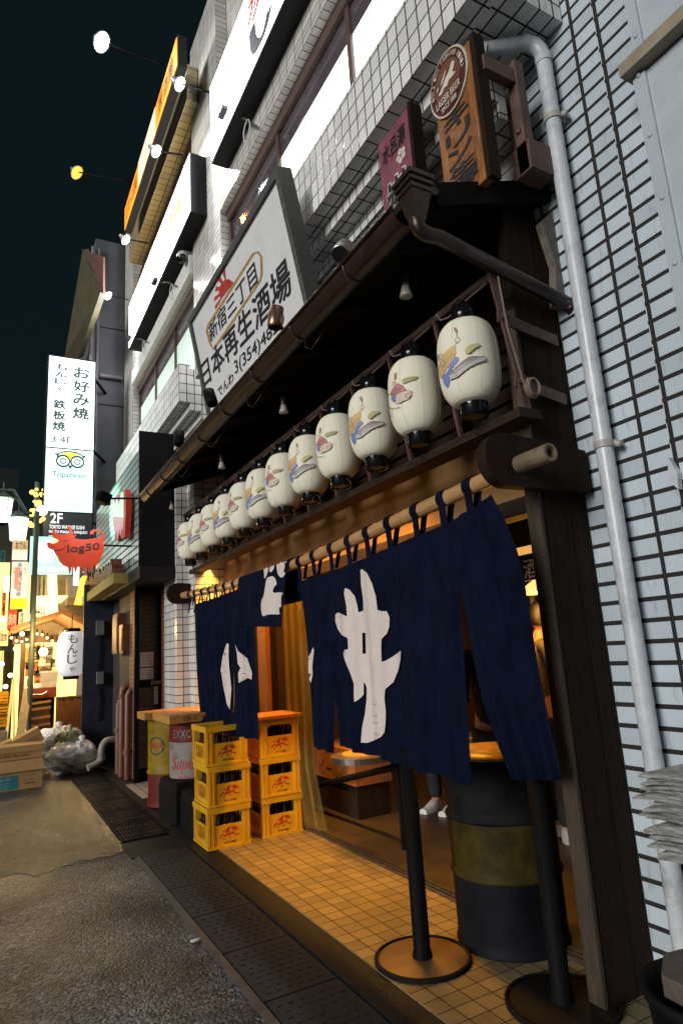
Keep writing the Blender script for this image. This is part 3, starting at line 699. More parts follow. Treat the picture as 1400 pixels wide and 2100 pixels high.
# ------------------------------------------------------------------ paper lanterns (two painted designs)
LR, LH = .162, .232
def lr(z):   # radius of the paper body at height z from its centre
    q = min(1, abs(z)/LH); return .076 + (LR-.076)*(1-q**3.4)**.62
def lantern(kind, label):
    c = V((2.17,2.384,3.034))
    t = thing('paper_lantern', label, 'lantern', c, 'paper lanterns in a row under the awning')
    prof = []; n = 38
    for i in range(n*2+1):
        z = -LH + LH*2*i/(n*2); prof.append((lr(z) - (.0042 if i%2 else 0), z))
    body = MB().lathe(prof, c, 40).build('paper_body', paper, t)
    sm = MB()
    for k in range(8):
        a = R(22+45*k); sm.tube([c+V((math.cos(a)*(lr(z)-.0006), math.sin(a)*(lr(z)-.0006), z)) for z in [-LH+LH*2*i/24 for i in range(25)]], 0.0009, 4, False)
    sm.build('paper_seam', M('seam_paper_'+kind, (.78,.79,.70), .6, bump=0), t)
    MB().lathe([(.0,.095),(.064,.095),(.067,.095),(.067,0),(.062,0),(.062,.085),(0,.085)], c+V((0,0,LH-.006)), 28).build('top_ring', black_lacquer, t)
    MB().lathe([(.072,0),(.072,-.080),(.065,-.080),(.065,0)], c+V((0,0,-LH+.006)), 28).build('bottom_ring', black_lacquer, t)
    MB().lathe([(.065,0),(.0,0)], c+V((0,0,-LH-.062)), 28).build('base_disc', M('lantern_base_wood_'+kind, (.35,.22,.07), .6), t)
    hk = MB().tube([c+V((0,0,-LH-.09)),c+V((0,0,-LH-.13)),c+V((.012,0,-LH-.15)),c+V((0,0,-LH-.168)),c+V((-.01,0,-LH-.155))], .0025, 5)
    hk.build('hook', iron_black, t); hk = MB()
    hk.tube([c+V((-.07,0,LH+.09)),c+V((0,0,LH+.16)),c+V((.07,0,LH+.09))], .004, 5)
    hk.build('hook', iron_black, t)
    # painting: pixel outlines of the photo unrolled on to the paper
    fc = math.atan2(-2.384,-2.17)     # the side that faces the camera
    if kind == 'cook': pc, pw_, pm, ph = 757, 332, 630, 800
    else: pc, pw_, pm, ph = 1040, 275, 670, 705
    def fn(e):
        def g(px, py):
            s = max(-.985, min(.985, (px-pc)/pw_)); ph_ = math.asin(s); z = -(py-pm)/ph*LH*2
            if abs(z) > LH*.98: return None
            a = fc + ph_; r = lr(z)+e
            return c + V((math.cos(a)*r, math.sin(a)*r, z))
        return g
    if kind == 'cook':
        art = [('robe', (.62,.34,.02), [[(440,640),(500,590),(560,565),(640,545),(640,620),(620,665),(590,690),(520,735),(465,785),(442,760),(436,690)]]),
               ('trousers', (.02,.10,.55), [[(468,790),(530,760),(570,710),(610,670),(655,665),(662,700),(600,740),(545,790),(535,850),(520,880),(490,893),(470,850)]]),
               ('face', (.62,.46,.30), [ell(474,592,30,36), [(636,530),(655,520),(665,535),(645,548)]]),
               ('hair', (.02,.02,.02), [[(440,560),(455,548),(470,560),(455,575),(452,605),(444,600)], stroke([(668,430),(666,490)],5), stroke(ell(670,508,24,22,16)+[(694,508)],4), stroke([(465,590),(478,592)],4), stroke([(470,612),(485,610)],4),
                         stroke([(500,640),(540,690),(560,640),(580,680),(600,610),(620,655)],4), stroke([(455,660),(500,700),(530,650)],4)]),
               ('skewer', (.25,.03,.03), [[(640,385),(655,372),(668,395),(676,430),(660,440),(645,415)]]),
               ('smoke', (.50,.42,.08), [smooth_poly([(730,625),(775,585),(830,572),(888,572),(885,600),(835,622),(800,650),(768,668),(735,652)])]),
               ('grill', (.42,.42,.38), [[(545,800),(760,690),(922,692),(926,735),(760,790),(625,852),(548,852)]]),
               ('coals', (.17,.045,.035), [[(560,790),(680,730),(790,690),(890,692),(780,730),(700,750),(600,797)]]),
               ('outline', (.03,.03,.03), [stroke([(540,800),(620,806),(700,770),(920,692)],4), stroke([(625,852),(618,808)],4), stroke([(548,852),(625,852),(760,790),(926,735),(922,690)],4), stroke([(736,655),(768,668),(835,622),(885,600)],4)])]
    else:
        art = [('robe', (.40,.035,.045), [[(805,650),(850,612),(905,600),(950,630),(978,680),(930,692),(870,692),(820,688)]]),
               ('hat', (.42,.03,.03), [[(865,492),(892,490),(888,552),(862,556)], [(770,640),(785,625),(790,645),(778,655)]]),
               ('face', (.62,.46,.30), [ell(862,588,26,26)]),
               ('pig', (.62,.44,.30), [smooth_poly([(860,740),(880,700),(940,690),(1000,690),(1030,715),(1020,760),(970,780),(900,790),(870,775)])]),
               ('cloth', (.02,.10,.50), [[(815,692),(868,690),(862,745),(838,748),(820,720)]]),
               ('grass', (.42,.40,.04), [smooth_poly([(945,580),(1000,568),(1112,570),(1090,600),(1000,620),(945,622)])]),
               ('outline', (.03,.03,.03), [stroke([(866,745),(858,770),(880,790),(930,782),(1000,775),(1028,740),(1030,712),(1000,690),(960,690)],4), stroke([(1030,712),(1042,716),(1036,706)],4), stroke(ell(995,742,24,20,14),4),
                        stroke([(800,790),(850,815),(905,822)],4), stroke([(785,745),(800,800),(790,850),(805,865)],4), stroke([(850,570),(862,580),(876,572)],4), stroke([(815,660),(850,680),(880,640),(910,670),(940,640)],4)]
                        + [stroke([(955+i*26,618),(970+i*26,590),(990+i*26,580)],5) for i in range(5)])]
    i = 0
    for nm, col, polys in art:
        e = .0018 + .0007*i; i += 1
        mb = MB()
        for pl in polys: fill(mb, [pl], fn(e), 7, 12)
        mb.build('painted_'+nm, M('lantern_paint_%s_%s' % (kind, nm), [q*.72+.16 for q in col] if nm != 'outline' else [.10,.10,.09], .6, var=.12, bump=0), t)
    return t
lcook = lantern('cook', 'paper lantern painted with a yellow robed cook, nearest and largest of the row')
lpig = None
ordn = ['', 'second', 'third', 'fourth', 'fifth', 'sixth', 'seventh', 'eighth', 'ninth', 'tenth', 'eleventh', 'twelfth']
lpig = lantern('pig', 'paper lantern painted with a red robed figure on a pig, second from the near end')
lpig.location = lpig.location + V((0,.487,0))
for k in range(2, 12):
    src = lcook if k%2 == 0 else lpig
    d = 'yellow robed cook' if k%2 == 0 else 'red pig rider'
    lb = 'paper lantern with the %s, %s from the near end' % (d, ordn[k])
    if k == 11: lb = 'white paper lantern with a red figure, last at the far end of the row'
    dup(src, (0, .487*k - (0 if k%2 == 0 else .487), 0), lb, rot=random.uniform(-.05,.05))

# bulbs hanging under the awning
SPL = ['unlit spotlight bulb hanging under the awning above the nearest lanterns', 'second unlit spotlight bulb under the awning, above the middle lanterns', 'third unlit spotlight bulb hanging under the dark awning', 'farthest unlit spotlight bulb under the awning near the black hood']
s0 = None
for k, (u,v) in enumerate([(832,600),(582,840),(455,955),(353,1040)]):
    p = W(u,v,x=1.95)
    if s0 is None:
        t = thing('spot_bulb', SPL[0], 'spotlight', p, 'spotlight bulbs under the awning')
        MB().tube([p+V((0,0,.42)),p+V((0,0,.10))], .006, 6).build('cable', iron_black, t)
        MB().lathe([(0,.11),(.022,.11),(.024,.04),(.02,.03)], p, 16).build('holder', M('bulb_holder', (.035,.03,.028), .4), t)
        MB().lathe([(.022,.035),(.034,-.012),(.037,-.024),(.032,-.028),(0,-.025)], p, 18).build('bulb', M('bulb_glass', (.36,.34,.28), .25), t)
        s0 = t; sp0 = p
    else: dup(s0, p-sp0, SPL[k])
# small spot heads along the gutter
GPL = ['silver spotlight head on the gutter under the right end of the painted board', 'copper coloured spotlight head in front of the painted board', 'black spotlight head by the left lower corner of the painted board', 'black spotlight head on the gutter beyond the painted board']
for k, (u,v,m,tilt) in enumerate([(702,515,chrome,(.55,.45,.7)),(565,652,M('copper_shell',(.30,.17,.13),.3,metal=.8),(.1,-.1,1)),(432,816,iron_black,(-.15,.3,.9)),(368,900,iron_black,(.1,.25,1))]):
    p = W(u,v,x=1.66); ax = V(tilt).normalized()
    t = thing('gutter_spotlight', GPL[k], 'spotlight', p, 'spotlight heads along the gutter')
    MB().lathe([(0,-.075),(.048,-.075),(.052,-.06),(.052,.075),(.045,.078),(.044,.05),(0,.05)], p, 20, ax).build('shell', m, t)
    MB().lathe([(.0455,-.076),(.0,-.0765)], p, 20, ax).build('end_cap', black_lacquer, t)
    MB().tube([p-ax*.02+V((.03,0,0)), p+V((.05,0,-.08)), V((1.72,p.y,3.70))], .012, 8).build('bracket', iron_black, t)

# ------------------------------------------------------------------ painted board on the roof
BR, TR_, TL_ = V((2.0,3.87,4.23)), V((1.809,3.87,5.27)), V((1.79,6.33,5.27))
up = (TR_-BR).normalized(); rt = V((0,-1,0)); nrm = rt.cross(up).normalized()    # faces the street, tips forward
sb = thing('painted_board', 'large white painted signboard with black brush characters tipping forward over the gutter', 'signboard', (2.05,5.1,3.95))
o = BR - up*.30
def bp(y, h, d=0): return o + V((0,y-3.87,0)) + up*h + nrm*d
HB = (TR_-o).length
def slab(y0,y1,h0,h1,d0,d1): return MB().hexa([bp(y1,h0,d0),bp(y0,h0,d0),bp(y0,h0,d1),bp(y1,h0,d1)],[bp(y1,h1,d0),bp(y0,h1,d0),bp(y0,h1,d1),bp(y1,h1,d1)])
YL = 6.33
slab(3.90,YL-.03,.03,HB-.03,-.06,0).build('board', white_paint, sb)
fr = slab(3.84,3.90,0,HB,-.10,.03); fr2 = slab(YL-.03,YL+.03,0,HB,-.10,.03)
fr.add(fr2.v, fr2.f); q_ = slab(3.9,YL-.03,HB-.06,HB,-.10,.028); fr.add(q_.v,q_.f); q_ = slab(3.9,YL-.03,0,.05,-.10,.028); fr.add(q_.v,q_.f)
for f in range(len(fr.f)-len(fr.sm)): fr.sm.append(False)
fr.build('frame', wood_frame_grey, sb)
stay_m = M('dark_stay', (.02,.012,.011), .5)
for y_ in (4.0,6.1): MB().bar(bp(y_,.42,-.06), (2.78,y_,4.62), .05,.09).build('stay', stay_m, sb)
def bq(pts): return [WP(u,v,o+nrm*.0,nrm) for u,v in pts]
# texts: BL BR TR TL in photo pixels
def brush(body, pts, bold, nm='lettering', m=ink, off=.003):
    return text(MB(), body, bq(pts), off, bold).build(nm, m, sb)
brush('新宿三丁目', [(432,704),(530,580),(521,533),(428,668)], .012)
brush('日本再生酒場', [(419,798),(600,598),(588,524),(411,748)], .032)
brush('でんわ', [(450,815),(480,782),(478,760),(446,797)], .012)
brush('3(354)4829', [(484,776),(585,672),(582,640),(480,742)], .02)
def bfn(e):
    return lambda u,v: WP(u,v,o,nrm)+nrm*e
g = MB()
outer = [(427,668),(520,520),(530,517),(536,527),(537,560),(534,575),(448,703),(438,716),(432,706),(425,680)]
fill(g, [stroke(outer+[outer[0]],4.5)], bfn(.0025), 2, 4)
g.build('gold_border', gold_paint, sb)
rs = MB(); cx, cy = 466, 592
for k in range(11):
    a0 = R(100 + k*24); a1 = a0 + R(12)
    pl = []
    for (a,rr) in ((a0,10),(a0,48),(a1,48),(a1,10)):
        dx, dy = math.cos(a)*rr*.55, -math.sin(a)*rr
        # the sun sits behind the gold border: shear it along the board
        pl.append((cx+dx+rr*0, cy+dy-dx*.9))
    mid = sum(p[1]+ (p[0]-cx)*1.5 for p in pl)/4
    if sum((p[1]-cy)+1.45*(p[0]-cx) for p in pl)/4 < 4: fill(rs, [pl], bfn(.002), 1.5, 4)
fill(rs, [[(448,606),(452,585),(460,575),(470,572),(480,580),(455,612)]], bfn(.0022), 1.5, 4)
rs.build('red_rays', M('red_ray_paint', (.42,.045,.035), .6, bump=0), sb)

# beer plank and purple sign
def face_x(x, y0, y1, z0, z1): return [V((x,y1,z0)),V((x,y0,z0)),V((x,y0,z1)),V((x,y1,z1))]
bs = thing('wooden_beer_sign', 'upright varnished wooden plank with carved black lettering and an oval emblem', 'sign', (2.17,2.22,3.95))
MB().box(2.15,2.20,2.075,2.395,3.93,4.80).build('plank', wood_plank, bs)
MB().box(2.155,2.23,2.045,2.0745,3.93,4.83).build('frame_post', wood_dark, bs)
q = face_x(2.15, 2.10, 2.36, 3.99, 4.50)
vtext(MB(), 'キリン', sub(q,.08,.85,.33,1), .004, .045, .05).build('carved_letter', ink, bs)
vtext(MB(), '生樽', sub(q,.08,.9,0,.32), .004, .05, .05).build('carved_letter', ink, bs)
em = MB(); c = V((2.135,2.255,4.69)); ry, rz = .165, .20
def oval(x, s, th=.012, n=40): return [V((x, c.y+math.cos(2*math.pi*i/n)*ry*s, c.z+math.sin(2*math.pi*i/n)*rz*s)) for i in range(n)]
e1 = MB().prism(oval(2.135,1), (.014,0,0)).build('emblem', M('emblem_cream', (.55,.50,.40), .4, bump=0), bs)
MB().prism(oval(2.131,.93), (.004,0,0)).build('emblem_ring', M('emblem_brown', (.085,.02,.018), .4, bump=0), bs)
MB().prism(oval(2.128,.66), (.003,0,0)).build('emblem_field', M('emblem_tan', (.16,.07,.045), .4, bump=0), bs)
cream = M('emblem_print', (.6,.55,.46), .5, bump=0)
lt = MB()
q = [V((2.126,c.y+.105,c.z-.115)),V((2.126,c.y-.105,c.z-.115)),V((2.126,c.y-.105,c.z-.07)),V((2.126,c.y+.105,c.z-.07))]
text(lt, 'LAGER BEER', q, .002, .03)
text(lt, 'SINCE 1888', [p+V((0,(-.04 if i in (0,3) else .04),-.05 if i<2 else -.062)) for i,p in enumerate(q)], .002, .02)
for i, ch in enumerate('KIRIN BREWERY CO. LTD.'):
    if ch == ' ': continue
    a = math.pi*(1.02 - 1.04*i/21); pc_ = V((2.127, c.y+math.cos(a)*ry*.79*-1*-1, c.z+math.sin(a)*rz*.79))
    tg = V((0,-1,0)).lerp(V((0,math.sin(a)*1,-math.cos(a))).normalized()*-1, .0); rad = V((0,math.cos(a),math.sin(a))); tg = V((0,math.sin(a),-math.cos(a)))*-1
    tg = -V((0,-math.sin(a),math.cos(a)))
    h = .013
    pc_ = V((2.127, c.y+math.cos(a)*ry*.79, c.z+math.sin(a)*rz*.79))
    text(lt, ch, [pc_+tg*-h*.7*-1-rad*h if False else pc_-tg*h*.7-rad*h, pc_+tg*h*.7-rad*h, pc_+tg*h*.7+rad*h, pc_-tg*h*.7+rad*h], .001, .02)
def eo(a,b): return V((2.1245, c.y-a*.1, c.z+b*.11))
for pl in ([(-.85,-.25),(-.4,-.05),(-.1,.25),(.3,.35),(.55,.75),(.8,.6),(.7,.3),(.5,.1),(.85,-.05),(.5,-.15),(.2,-.05),(0,-.35),(-.2,-.15),(-.5,-.4)],[(-.6,.15),(-.2,.55),(.1,.75),(-.05,.5),(-.3,.2)],[(-.95,.0),(-.75,.3),(-.7,.1)]):
    fill(lt, [smooth_poly(pl,1)], eo, .06, .2)
lt.build('emblem_print', cream, bs)
pg = thing('purple_sign', 'faded purple upright sign with cream brushed characters behind the gutter', 'sign', (2.17,2.83,4.1))
MB().box(2.15,2.19,2.66,3.00,4.0,4.89).build('board', M('faded_purple', (.20,.055,.085), .6, var=.2, bump=.05, dirt=.2), pg)
MB().box(2.152,2.24,2.635,2.6595,4.0,4.92).build('side_post', wood_dark, pg)
q = face_x(2.15,2.69,2.97,4.0,4.86)
text(MB(), '水呂源', sub(q,.05,.97,.80,.95), .004, .02).build('lettering', ink, pg)
vtext(MB(), '炭火', sub(q,.12,.9,.0,.62), .008, .05).build('lettering', ink, pg)
vtext(MB(), '炭火', sub(q,.10,.92,.0,.63), .004, .10).build('lettering_edge', cream, pg)
fl5 = MB()
for k in range(5): fl5.prism([V((2.146,2.76+.03*math.cos(2*math.pi*k/5)+.022*math.cos(t),4.62+.03*math.sin(2*math.pi*k/5)+.022*math.sin(t))) for t in [i*math.pi/5 for i in range(10)]], (.003,0,0))
fl5.build('flower', cream, pg)
# bracket frame on the right of the plank
t = thing('sign_bracket', 'rusty red brown steel bracket frame beside the wooden plank', 'bracket', (2.4,2.1,4.1))
MB().box(2.42,2.48,2.02,2.09,4.05,4.75).box(2.50,2.56,2.13,2.19,4.05,4.72).box(2.20,2.42,2.03,2.08,4.60,4.69).box(2.42,2.60,2.00,2.12,4.04,4.22).build('frame', M('rusty_steel', (.10,.055,.045), .6, var=.4, dirt=.6), t)
bo = MB()
for z in (4.30,4.62): bo.ball((2.418,2.055,z), .018, n=10, m=6)
build_each(bo, 'bolt', rust_iron, t)
MB().box(2.06,2.40,2.42,2.46,4.02,4.10).build('cross_bar', M('grey_beam', (.16,.15,.145), .6), t)

# ------------------------------------------------------------------ noren: bamboo pole, brackets, curtains
def bar_z(y): t = (y-2.1)/6.2; return 2.405 - .105*math.sin(math.pi*max(0,min(1,t)))
bp_ = thing('bamboo_pole', 'long bamboo pole carrying the navy shop curtains', 'pole', (2.18,5,2.4))
pts = []; rr = []
y = 1.93
while y < 8.45:
    k = (y-1.9) % .38; pts.append((2.18,y,bar_z(y))); rr.append(.042 + (.005 if k < .03 else 0)); y += .03
MB().tube(pts[12:], rr[12:], 16).build('cane', bamboo, bp_)
e = MB(); e.tube(pts[:13], [x+.001 for x in rr[:13]], 16, False)
e.lathe([(.043,0),(.028,-.004),(.027,.06),(0,.06)], (2.18,1.93,bar_z(1.93)), 16, (0,1,0)); e.build('hollow_end', bamboo_old, bp_)
for yy, lab in ((2.13,'thick rounded wooden bracket plate holding the near end of the bamboo pole'),(8.14,'thick rounded wooden bracket plate holding the far end of the bamboo pole')):
    pl = [(2.66,2.30),(2.66,2.52),(2.12,2.56)] + [(2.10+math.cos(a)*.125, 2.425+math.sin(a)*.13) for a in [R(95+170*i/12) for i in range(13)]] + [(2.12,2.295)]
    tag(MB().prism([V((x,yy,z)) for x,z in pl], (0,.06,0)).build('pole_bracket', wood_dark), lab, 'bracket', 'brackets of the bamboo pole')

NX = 2.14
def panel(edgeL, edgeR, folds=3, amp=.018, seed=0, ns=70, nt_=60):
    """edgeL/edgeR: lists of (u, v, x) from top to hem; returns a grid surface"""
    rnd = random.Random(seed); ph = [rnd.uniform(0,6.28) for _ in range(4)]
    L = [W(u,v,x=x) for u,v,x in edgeL]; Rr = [W(u,v,x=x) for u,v,x in edgeR]
    def along(P, t):
        s = t*(len(P)-1); i = min(int(s), len(P)-2); f = s-i
        # smooth interpolation (Catmull-Rom)
        p0 = P[max(i-1,0)]; p1 = P[i]; p2 = P[i+1]; p3 = P[min(i+2,len(P)-1)]
        return ((p1*2) + (p2-p0)*f + (p0*2-p1*5+p2*4-p3)*f*f + (p1*3-p0-p2*3+p3)*f**3)*.5
    vs = []; fs = []
    for j in range(nt_+1):
        t = j/nt_; a = along(L,t); b = along(Rr,t)
        for i in range(ns+1):
            s = i/ns; p = a.lerp(b, s)
            k = amp*(.35+.65*t)
            off = k*(math.sin(2*math.pi*folds*s+ph[0]) + .5*math.sin(2*math.pi*folds*2.3*s+ph[1]+1.2*t) + .35*math.sin(2*math.pi*folds*.5*s+ph[2]+2.4*t)) + .004*math.sin(9*t+ph[3]+5*s)
            off *= min(1, 6*s+.25)*min(1, 6*(1-s)+.25)
            vs.append(p + V((off,0,0)))
    for j in range(nt_):
        for i in range(ns): fs.append((j*(ns+1)+i, j*(ns+1)+i+1, (j+1)*(ns+1)+i+1, (j+1)*(ns+1)+i))
    return MB().add(vs, fs, True)
noren = thing('shop_curtain', 'long navy split curtain with a large white brushed character, hanging nearer the camera', 'curtain', (2.1,3.4,2.3))
noren2 = thing('shop_curtain', 'navy curtain at the far end with one panel flipped over the bamboo pole', 'curtain', (2.1,6.5,2.3))
XH = 1.97
pan = []
# joined top band and the panels below it (split at two slits)
P1 = panel([(614,1192,NX),(628,1300,2.08),(636,1420,2.02),(642,1532,XH)], [(672,1176,NX),(672,1262,2.09),(686,1400,2.03),(684,1545,XH)], 2, .016, 1)
P2 = panel([(671,1176,NX),(672,1262,2.09),(684,1400,2.03),(697,1530,XH)], [(930,1068,NX),(940,1185,2.08),(955,1420,2.0),(966,1612,XH-.01)], 4, .020, 2, 150, 90)
P3 = panel([(929,1068,NX),(940,1185,2.08),(985,1420,2.04),(1048,1600,2.06)], [(1006,1014,NX),(1062,1140,2.10),(1105,1390,2.16),(1152,1600,2.22)], 2, .016, 3)
hem_fix = None
for P_ in (P1,P2,P3): pan.append(P_.build('panel', cloth_navy, noren))
def loops(us, yside, parent):
    for y in us:
        lp = MB(); zc = bar_z(y); prof = []
        for i in range(15):
            a = R(-60 + 300*i/14); prof.append((2.18+math.cos(a)*.050, zc+math.sin(a)*.050))
        prof = [(2.19,zc-.145)] + [(2.18+math.cos(R(a))*.051, zc+math.sin(R(a))*.051) for a in range(-50,231,20)] + [(2.155,zc-.15),(2.135,zc-.235)]
        wd = .062
        vs = []; fs = []
        for x,z in prof: vs += [(x,y-wd/2+random.uniform(-.003,.003),z),(x,y+wd/2,z)]
        for i in range(len(prof)-1): fs.append((2*i,2*i+1,2*i+3,2*i+2))
        lp.add(vs, fs, True)
        lp.build('loop', cloth_navy, parent)
loops([2.475,2.70,2.956,3.247,3.509,3.76,4.02,4.31,4.565], 0, noren)
# scalloped band between the loops: the curtain's top edge dips a little between them
bvh = None
def cloth_fn(objs, e):
    vs = []; fs = []
    for ob in objs:
        b = len(vs); vs += [v.co.copy() for v in ob.data.vertices]; fs += [[i+b for i in p.vertices] for p in ob.data.polygons]
    tree = BVHTree.FromPolygons(vs, fs)
    def g(u, v):
        d = (RIGHT*(u-700)+DOWN*(v-1050)+FWD*FOC).normalized()
        h = tree.ray_cast(EYE, d)
        if h[0] is None: return None
        return h[0] + V((-e*1.3, -e*.2, 0)) - d*.001
    return g
def z7(pts): return [(380+x/2.625, 950+y/2.625) for x,y in pts]
main = z7([(950,575),(958,570),(985,590),(1012,645),(1033,715),(1042,790),(1068,797),(1092,795),(1107,830),(1106,880),(1092,918),(1064,945),(1062,1000),(1065,1068),(1085,1063),(1125,1040),(1168,1008),(1166,1060),(1152,1120),(1128,1178),(1084,1215),(1080,1260),(1088,1340),(1086,1400),(1081,1445),(1062,1472),(1030,1488),(990,1503),(953,1503),(960,1420),(975,1350),(984,1270),(985,1210),(978,1188),(968,1178),(968,1245),(945,1268),(918,1285),(915,1250),(915,1185),(892,1120),(868,1065),(858,1025),(866,1000),(885,1000),(881,940),(850,925),(828,892),(815,850),(815,815),(830,803),(878,825),(875,775),(862,700),(866,672),(890,680),(920,715),(932,760),(940,803),(966,793),(965,740),(953,650)])
hole = z7([(960,912),(978,912),(980,1025),(962,1025)])
mb = MB(); fill(mb, [main, hole], cloth_fn([pan[1]], .010), 2.2, 5); mb.build('white_character', cloth_white, noren)
mb = MB(); fill(mb, [z7([(633,1055),(650,1040),(658,1055),(675,1030),(692,990),(697,1010),(688,1090),(690,1135),(680,1182),(670,1160),(655,1230),(642,1275),(637,1200)])], cloth_fn([pan[0]], .006), 2, 4); mb.build('white_character', cloth_white, noren)
# far curtain
Q1 = panel([(400,1240,NX),(403,1330,2.1),(408,1420,2.06),(414,1484,2.05)], [(475,1214,NX),(478,1320,2.06),(478,1430,2.02),(474,1508,1.97)], 7, .036, 5, 90, 60)
Q2 = panel([(474,1214,NX),(477,1320,2.06),(483,1430,2.02),(472,1508,1.97)], [(520,1196,NX),(524,1300,2.06),(527,1400,2.0),(532,1517,1.96)], 3, .028, 6, 60, 60)
q1 = Q1.build('panel', cloth_navy, noren2); q2 = Q2.build('panel', cloth_navy, noren2)
loops([6.125,6.413,6.674,6.934,7.212,7.509,7.762], 0, noren2)
# the panel flipped over the pole
Yf0, Yf1 = 4.72, 5.92
vs = []; fs = []; nsx, ntx = 50, 40
fl_pts = []
for j in range(ntx+1):
    t = j/ntx
    for i in range(nsx+1):
        s = i/nsx; y = Yf1 + (Yf0-Yf1)*s; zc = bar_z(y)
        ln = t*1.0 - .30                     # arc length: behind, over, in front
        arc = .055*math.pi
        if ln < 0: x, z = 2.18+.055, zc+ln
        elif ln < arc: a = ln/.055; x, z = 2.18+math.cos(a)*.055, zc+math.sin(a)*.055
        else: x, z = 2.18-.055-(ln-arc)*.12, zc-(ln-arc)*(.80+.15*s)
        wv = .012*math.sin(2*math.pi*3.2*s+.6)*min(1,max(0,ln*3))
        vs.append((x-abs(wv)*0-wv, y + (.05*(s-.5))*max(0,ln), z))
for j in range(ntx):
    for i in range(nsx): fs.append((j*(nsx+1)+i, j*(nsx+1)+i+1, (j+1)*(nsx+1)+i+1, (j+1)*(nsx+1)+i))
fp = MB().add(vs, fs, True).build('flipped_panel', cloth_navy, noren2)
mb = MB()
for pl in ([(230,968),(241,970),(240,1030),(243,1090),(250,1160),(256,1210),(250,1290),(247,1325),(232,1298),(210,1190),(198,1110),(208,1040)],):
    fill(mb, [z7(pl)], cloth_fn([q1,q2], .011), 2, 4)
mb.build('white_character', cloth_white, noren2); mb = MB()
fill(mb, [z7([(276,975),(290,1010),(340,1048),(355,1090),(368,1130),(364,1165),(345,1155),(295,1182),(292,1130),(305,1100),(290,1080),(285,1020)])], cloth_fn([q1,q2], .011), 2, 4)
mb.build('white_character', cloth_white, noren2)
mb = MB(); cf = cloth_fn([fp], .006)
for pl in ([(425,560),(440,538),(458,535),(450,575),(440,610),(430,625),(428,590)], [(455,580),(470,520),(488,518),(484,560),(470,585),(460,588)], [(492,512),(545,497),(552,545),(545,590),(525,620),(503,605),(495,560)],
           [(430,690),(440,620),(465,605),(488,615),(498,655),(482,662),(472,700),(520,693),(545,705),(540,745),(545,785),(512,768),(508,800),(518,815),(450,812),(420,828),(412,790),(412,740),(425,718)]):
    fill(mb, [smooth_poly(z7(pl),1)], cf, 2, 4)
mb.build('white_character', cloth_white, noren2)

# ------------------------------------------------------------------ inside the shop
t = thing('shop_interior', 'warm ochre interior walls and ceiling seen through the curtain gaps', 'interior', (5,5,0))
MB().box(7.5,7.6,2.29,8.25,.03,2.95).box(2.80,7.5,2.27,2.33,.03,2.95).box(2.80,7.5,8.2,8.26,.03,2.95).build('wall', ochre, t)
MB().box(2.745,7.6,2.29,8.25,2.95,3.0).build('ceiling', wood_dark_y, t)
MB().box(6.9,7.49,2.5,8.0,.03,1.05).box(6.85,7.49,2.5,8.0,1.05,1.10).build('counter', wood_plank, t)
sh = MB(); 
for z in (1.5,1.9,2.3): sh.box(7.2,7.49,2.5,8.0,z,z+.03)
build_each(sh, 'shelf', wood_plank, t)
cb = MB()
for k in range(7): cb.box(2.9+.6*k, 3.02+.6*k, 2.34,8.19,2.80,2.949)
build_each(cb, 'ceiling_beam', wood_dark, t)
bt = None
k = 0
bcols = [M('green_bottle', (.02,.06,.02), .1), M('amber_bottle', (.12,.045,.01), .1), M('clear_bottle', (.4,.42,.4), .1)]
# paper menu strips and the black drinks board
def on_ray(u, v, x): return W(u, v, x=x)
p = W(1096,1152,x=3.6)
t = thing('drinks_board', 'black hanging board with white writing and a lit wooden edge inside the shop', 'sign', p)
MB().box(3.60,3.64,p.y-.28,p.y+.30,p.z-.13,p.z+.07).build('board', iron_black, t)
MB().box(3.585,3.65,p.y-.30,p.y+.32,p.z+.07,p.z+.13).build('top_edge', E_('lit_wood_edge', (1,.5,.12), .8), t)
q = [V((3.598,p.y+.12,p.z-.12)),V((3.598,p.y-.02,p.z-.12)),V((3.598,p.y-.02,p.z+.03)),V((3.598,p.y+.12,p.z+.03))]
text(MB(), '酒', q, .003, .02).build('lettering', cream, t)
p = W(1108,1207,x=3.9)
t = thing('pendant_lamp', 'warm glowing cone shaded pendant lamp seen beside the dark end board', 'lamp', p)
MB().lathe([(.02,.10),(.03,.09),(.20,-.03),(.205,-.035)], p, 28).build('lamp_shade', E_('warm_shade', (1,.55,.16), 1.6), t)
MB().ball(p+V((0,0,-.01)), .045).build('bulb', E_('warm_bulb', (1,.72,.35), 25), t)
MB().tube([p+V((0,0,.1)),V((p.x,p.y,2.79))], .006, 6).build('cable', iron_black, t)
def warm_point(parent, loc, en, r=.08, col=warm):
    ld = bpy.data.lights.new('warm_light','POINT'); ld.energy = en; ld.color = col; ld.shadow_soft_size = r
    lo = bpy.data.objects.new('warm_light', ld); COL.objects.link(lo); lo.location = loc; attach(lo, parent)
warm_point(t, p+V((-.1,0,-.12)), 16)
for k, (x,y) in enumerate([(4.4,5.8),(5.2,7.0),(4.0,7.4)]):
    p = V((x,y,2.35))
    t = thing('pendant_lamp', ['warm pendant lamp over the middle of the shop behind the curtain', 'warm pendant lamp at the back of the shop behind the curtain', 'warm pendant lamp behind the clear vinyl sheet'][k], 'lamp', p, 'pendant lamps inside the shop')
    MB().lathe([(.02,.10),(.03,.09),(.20,-.03),(.205,-.035)], p, 28).build('lamp_shade', E_('warm_shade_%d'%k, (1,.55,.16), 2.2), t)
    MB().ball(p+V((0,0,-.01)), .045).build('bulb', E_('warm_bulb_%d'%k, (1,.72,.35), 25), t)
    MB().tube([p+V((0,0,.1)),V((p.x,p.y,2.79))], .006, 6).build('cable', iron_black, t)
    warm_point(t, p+V((0,0,-.10)), 7)
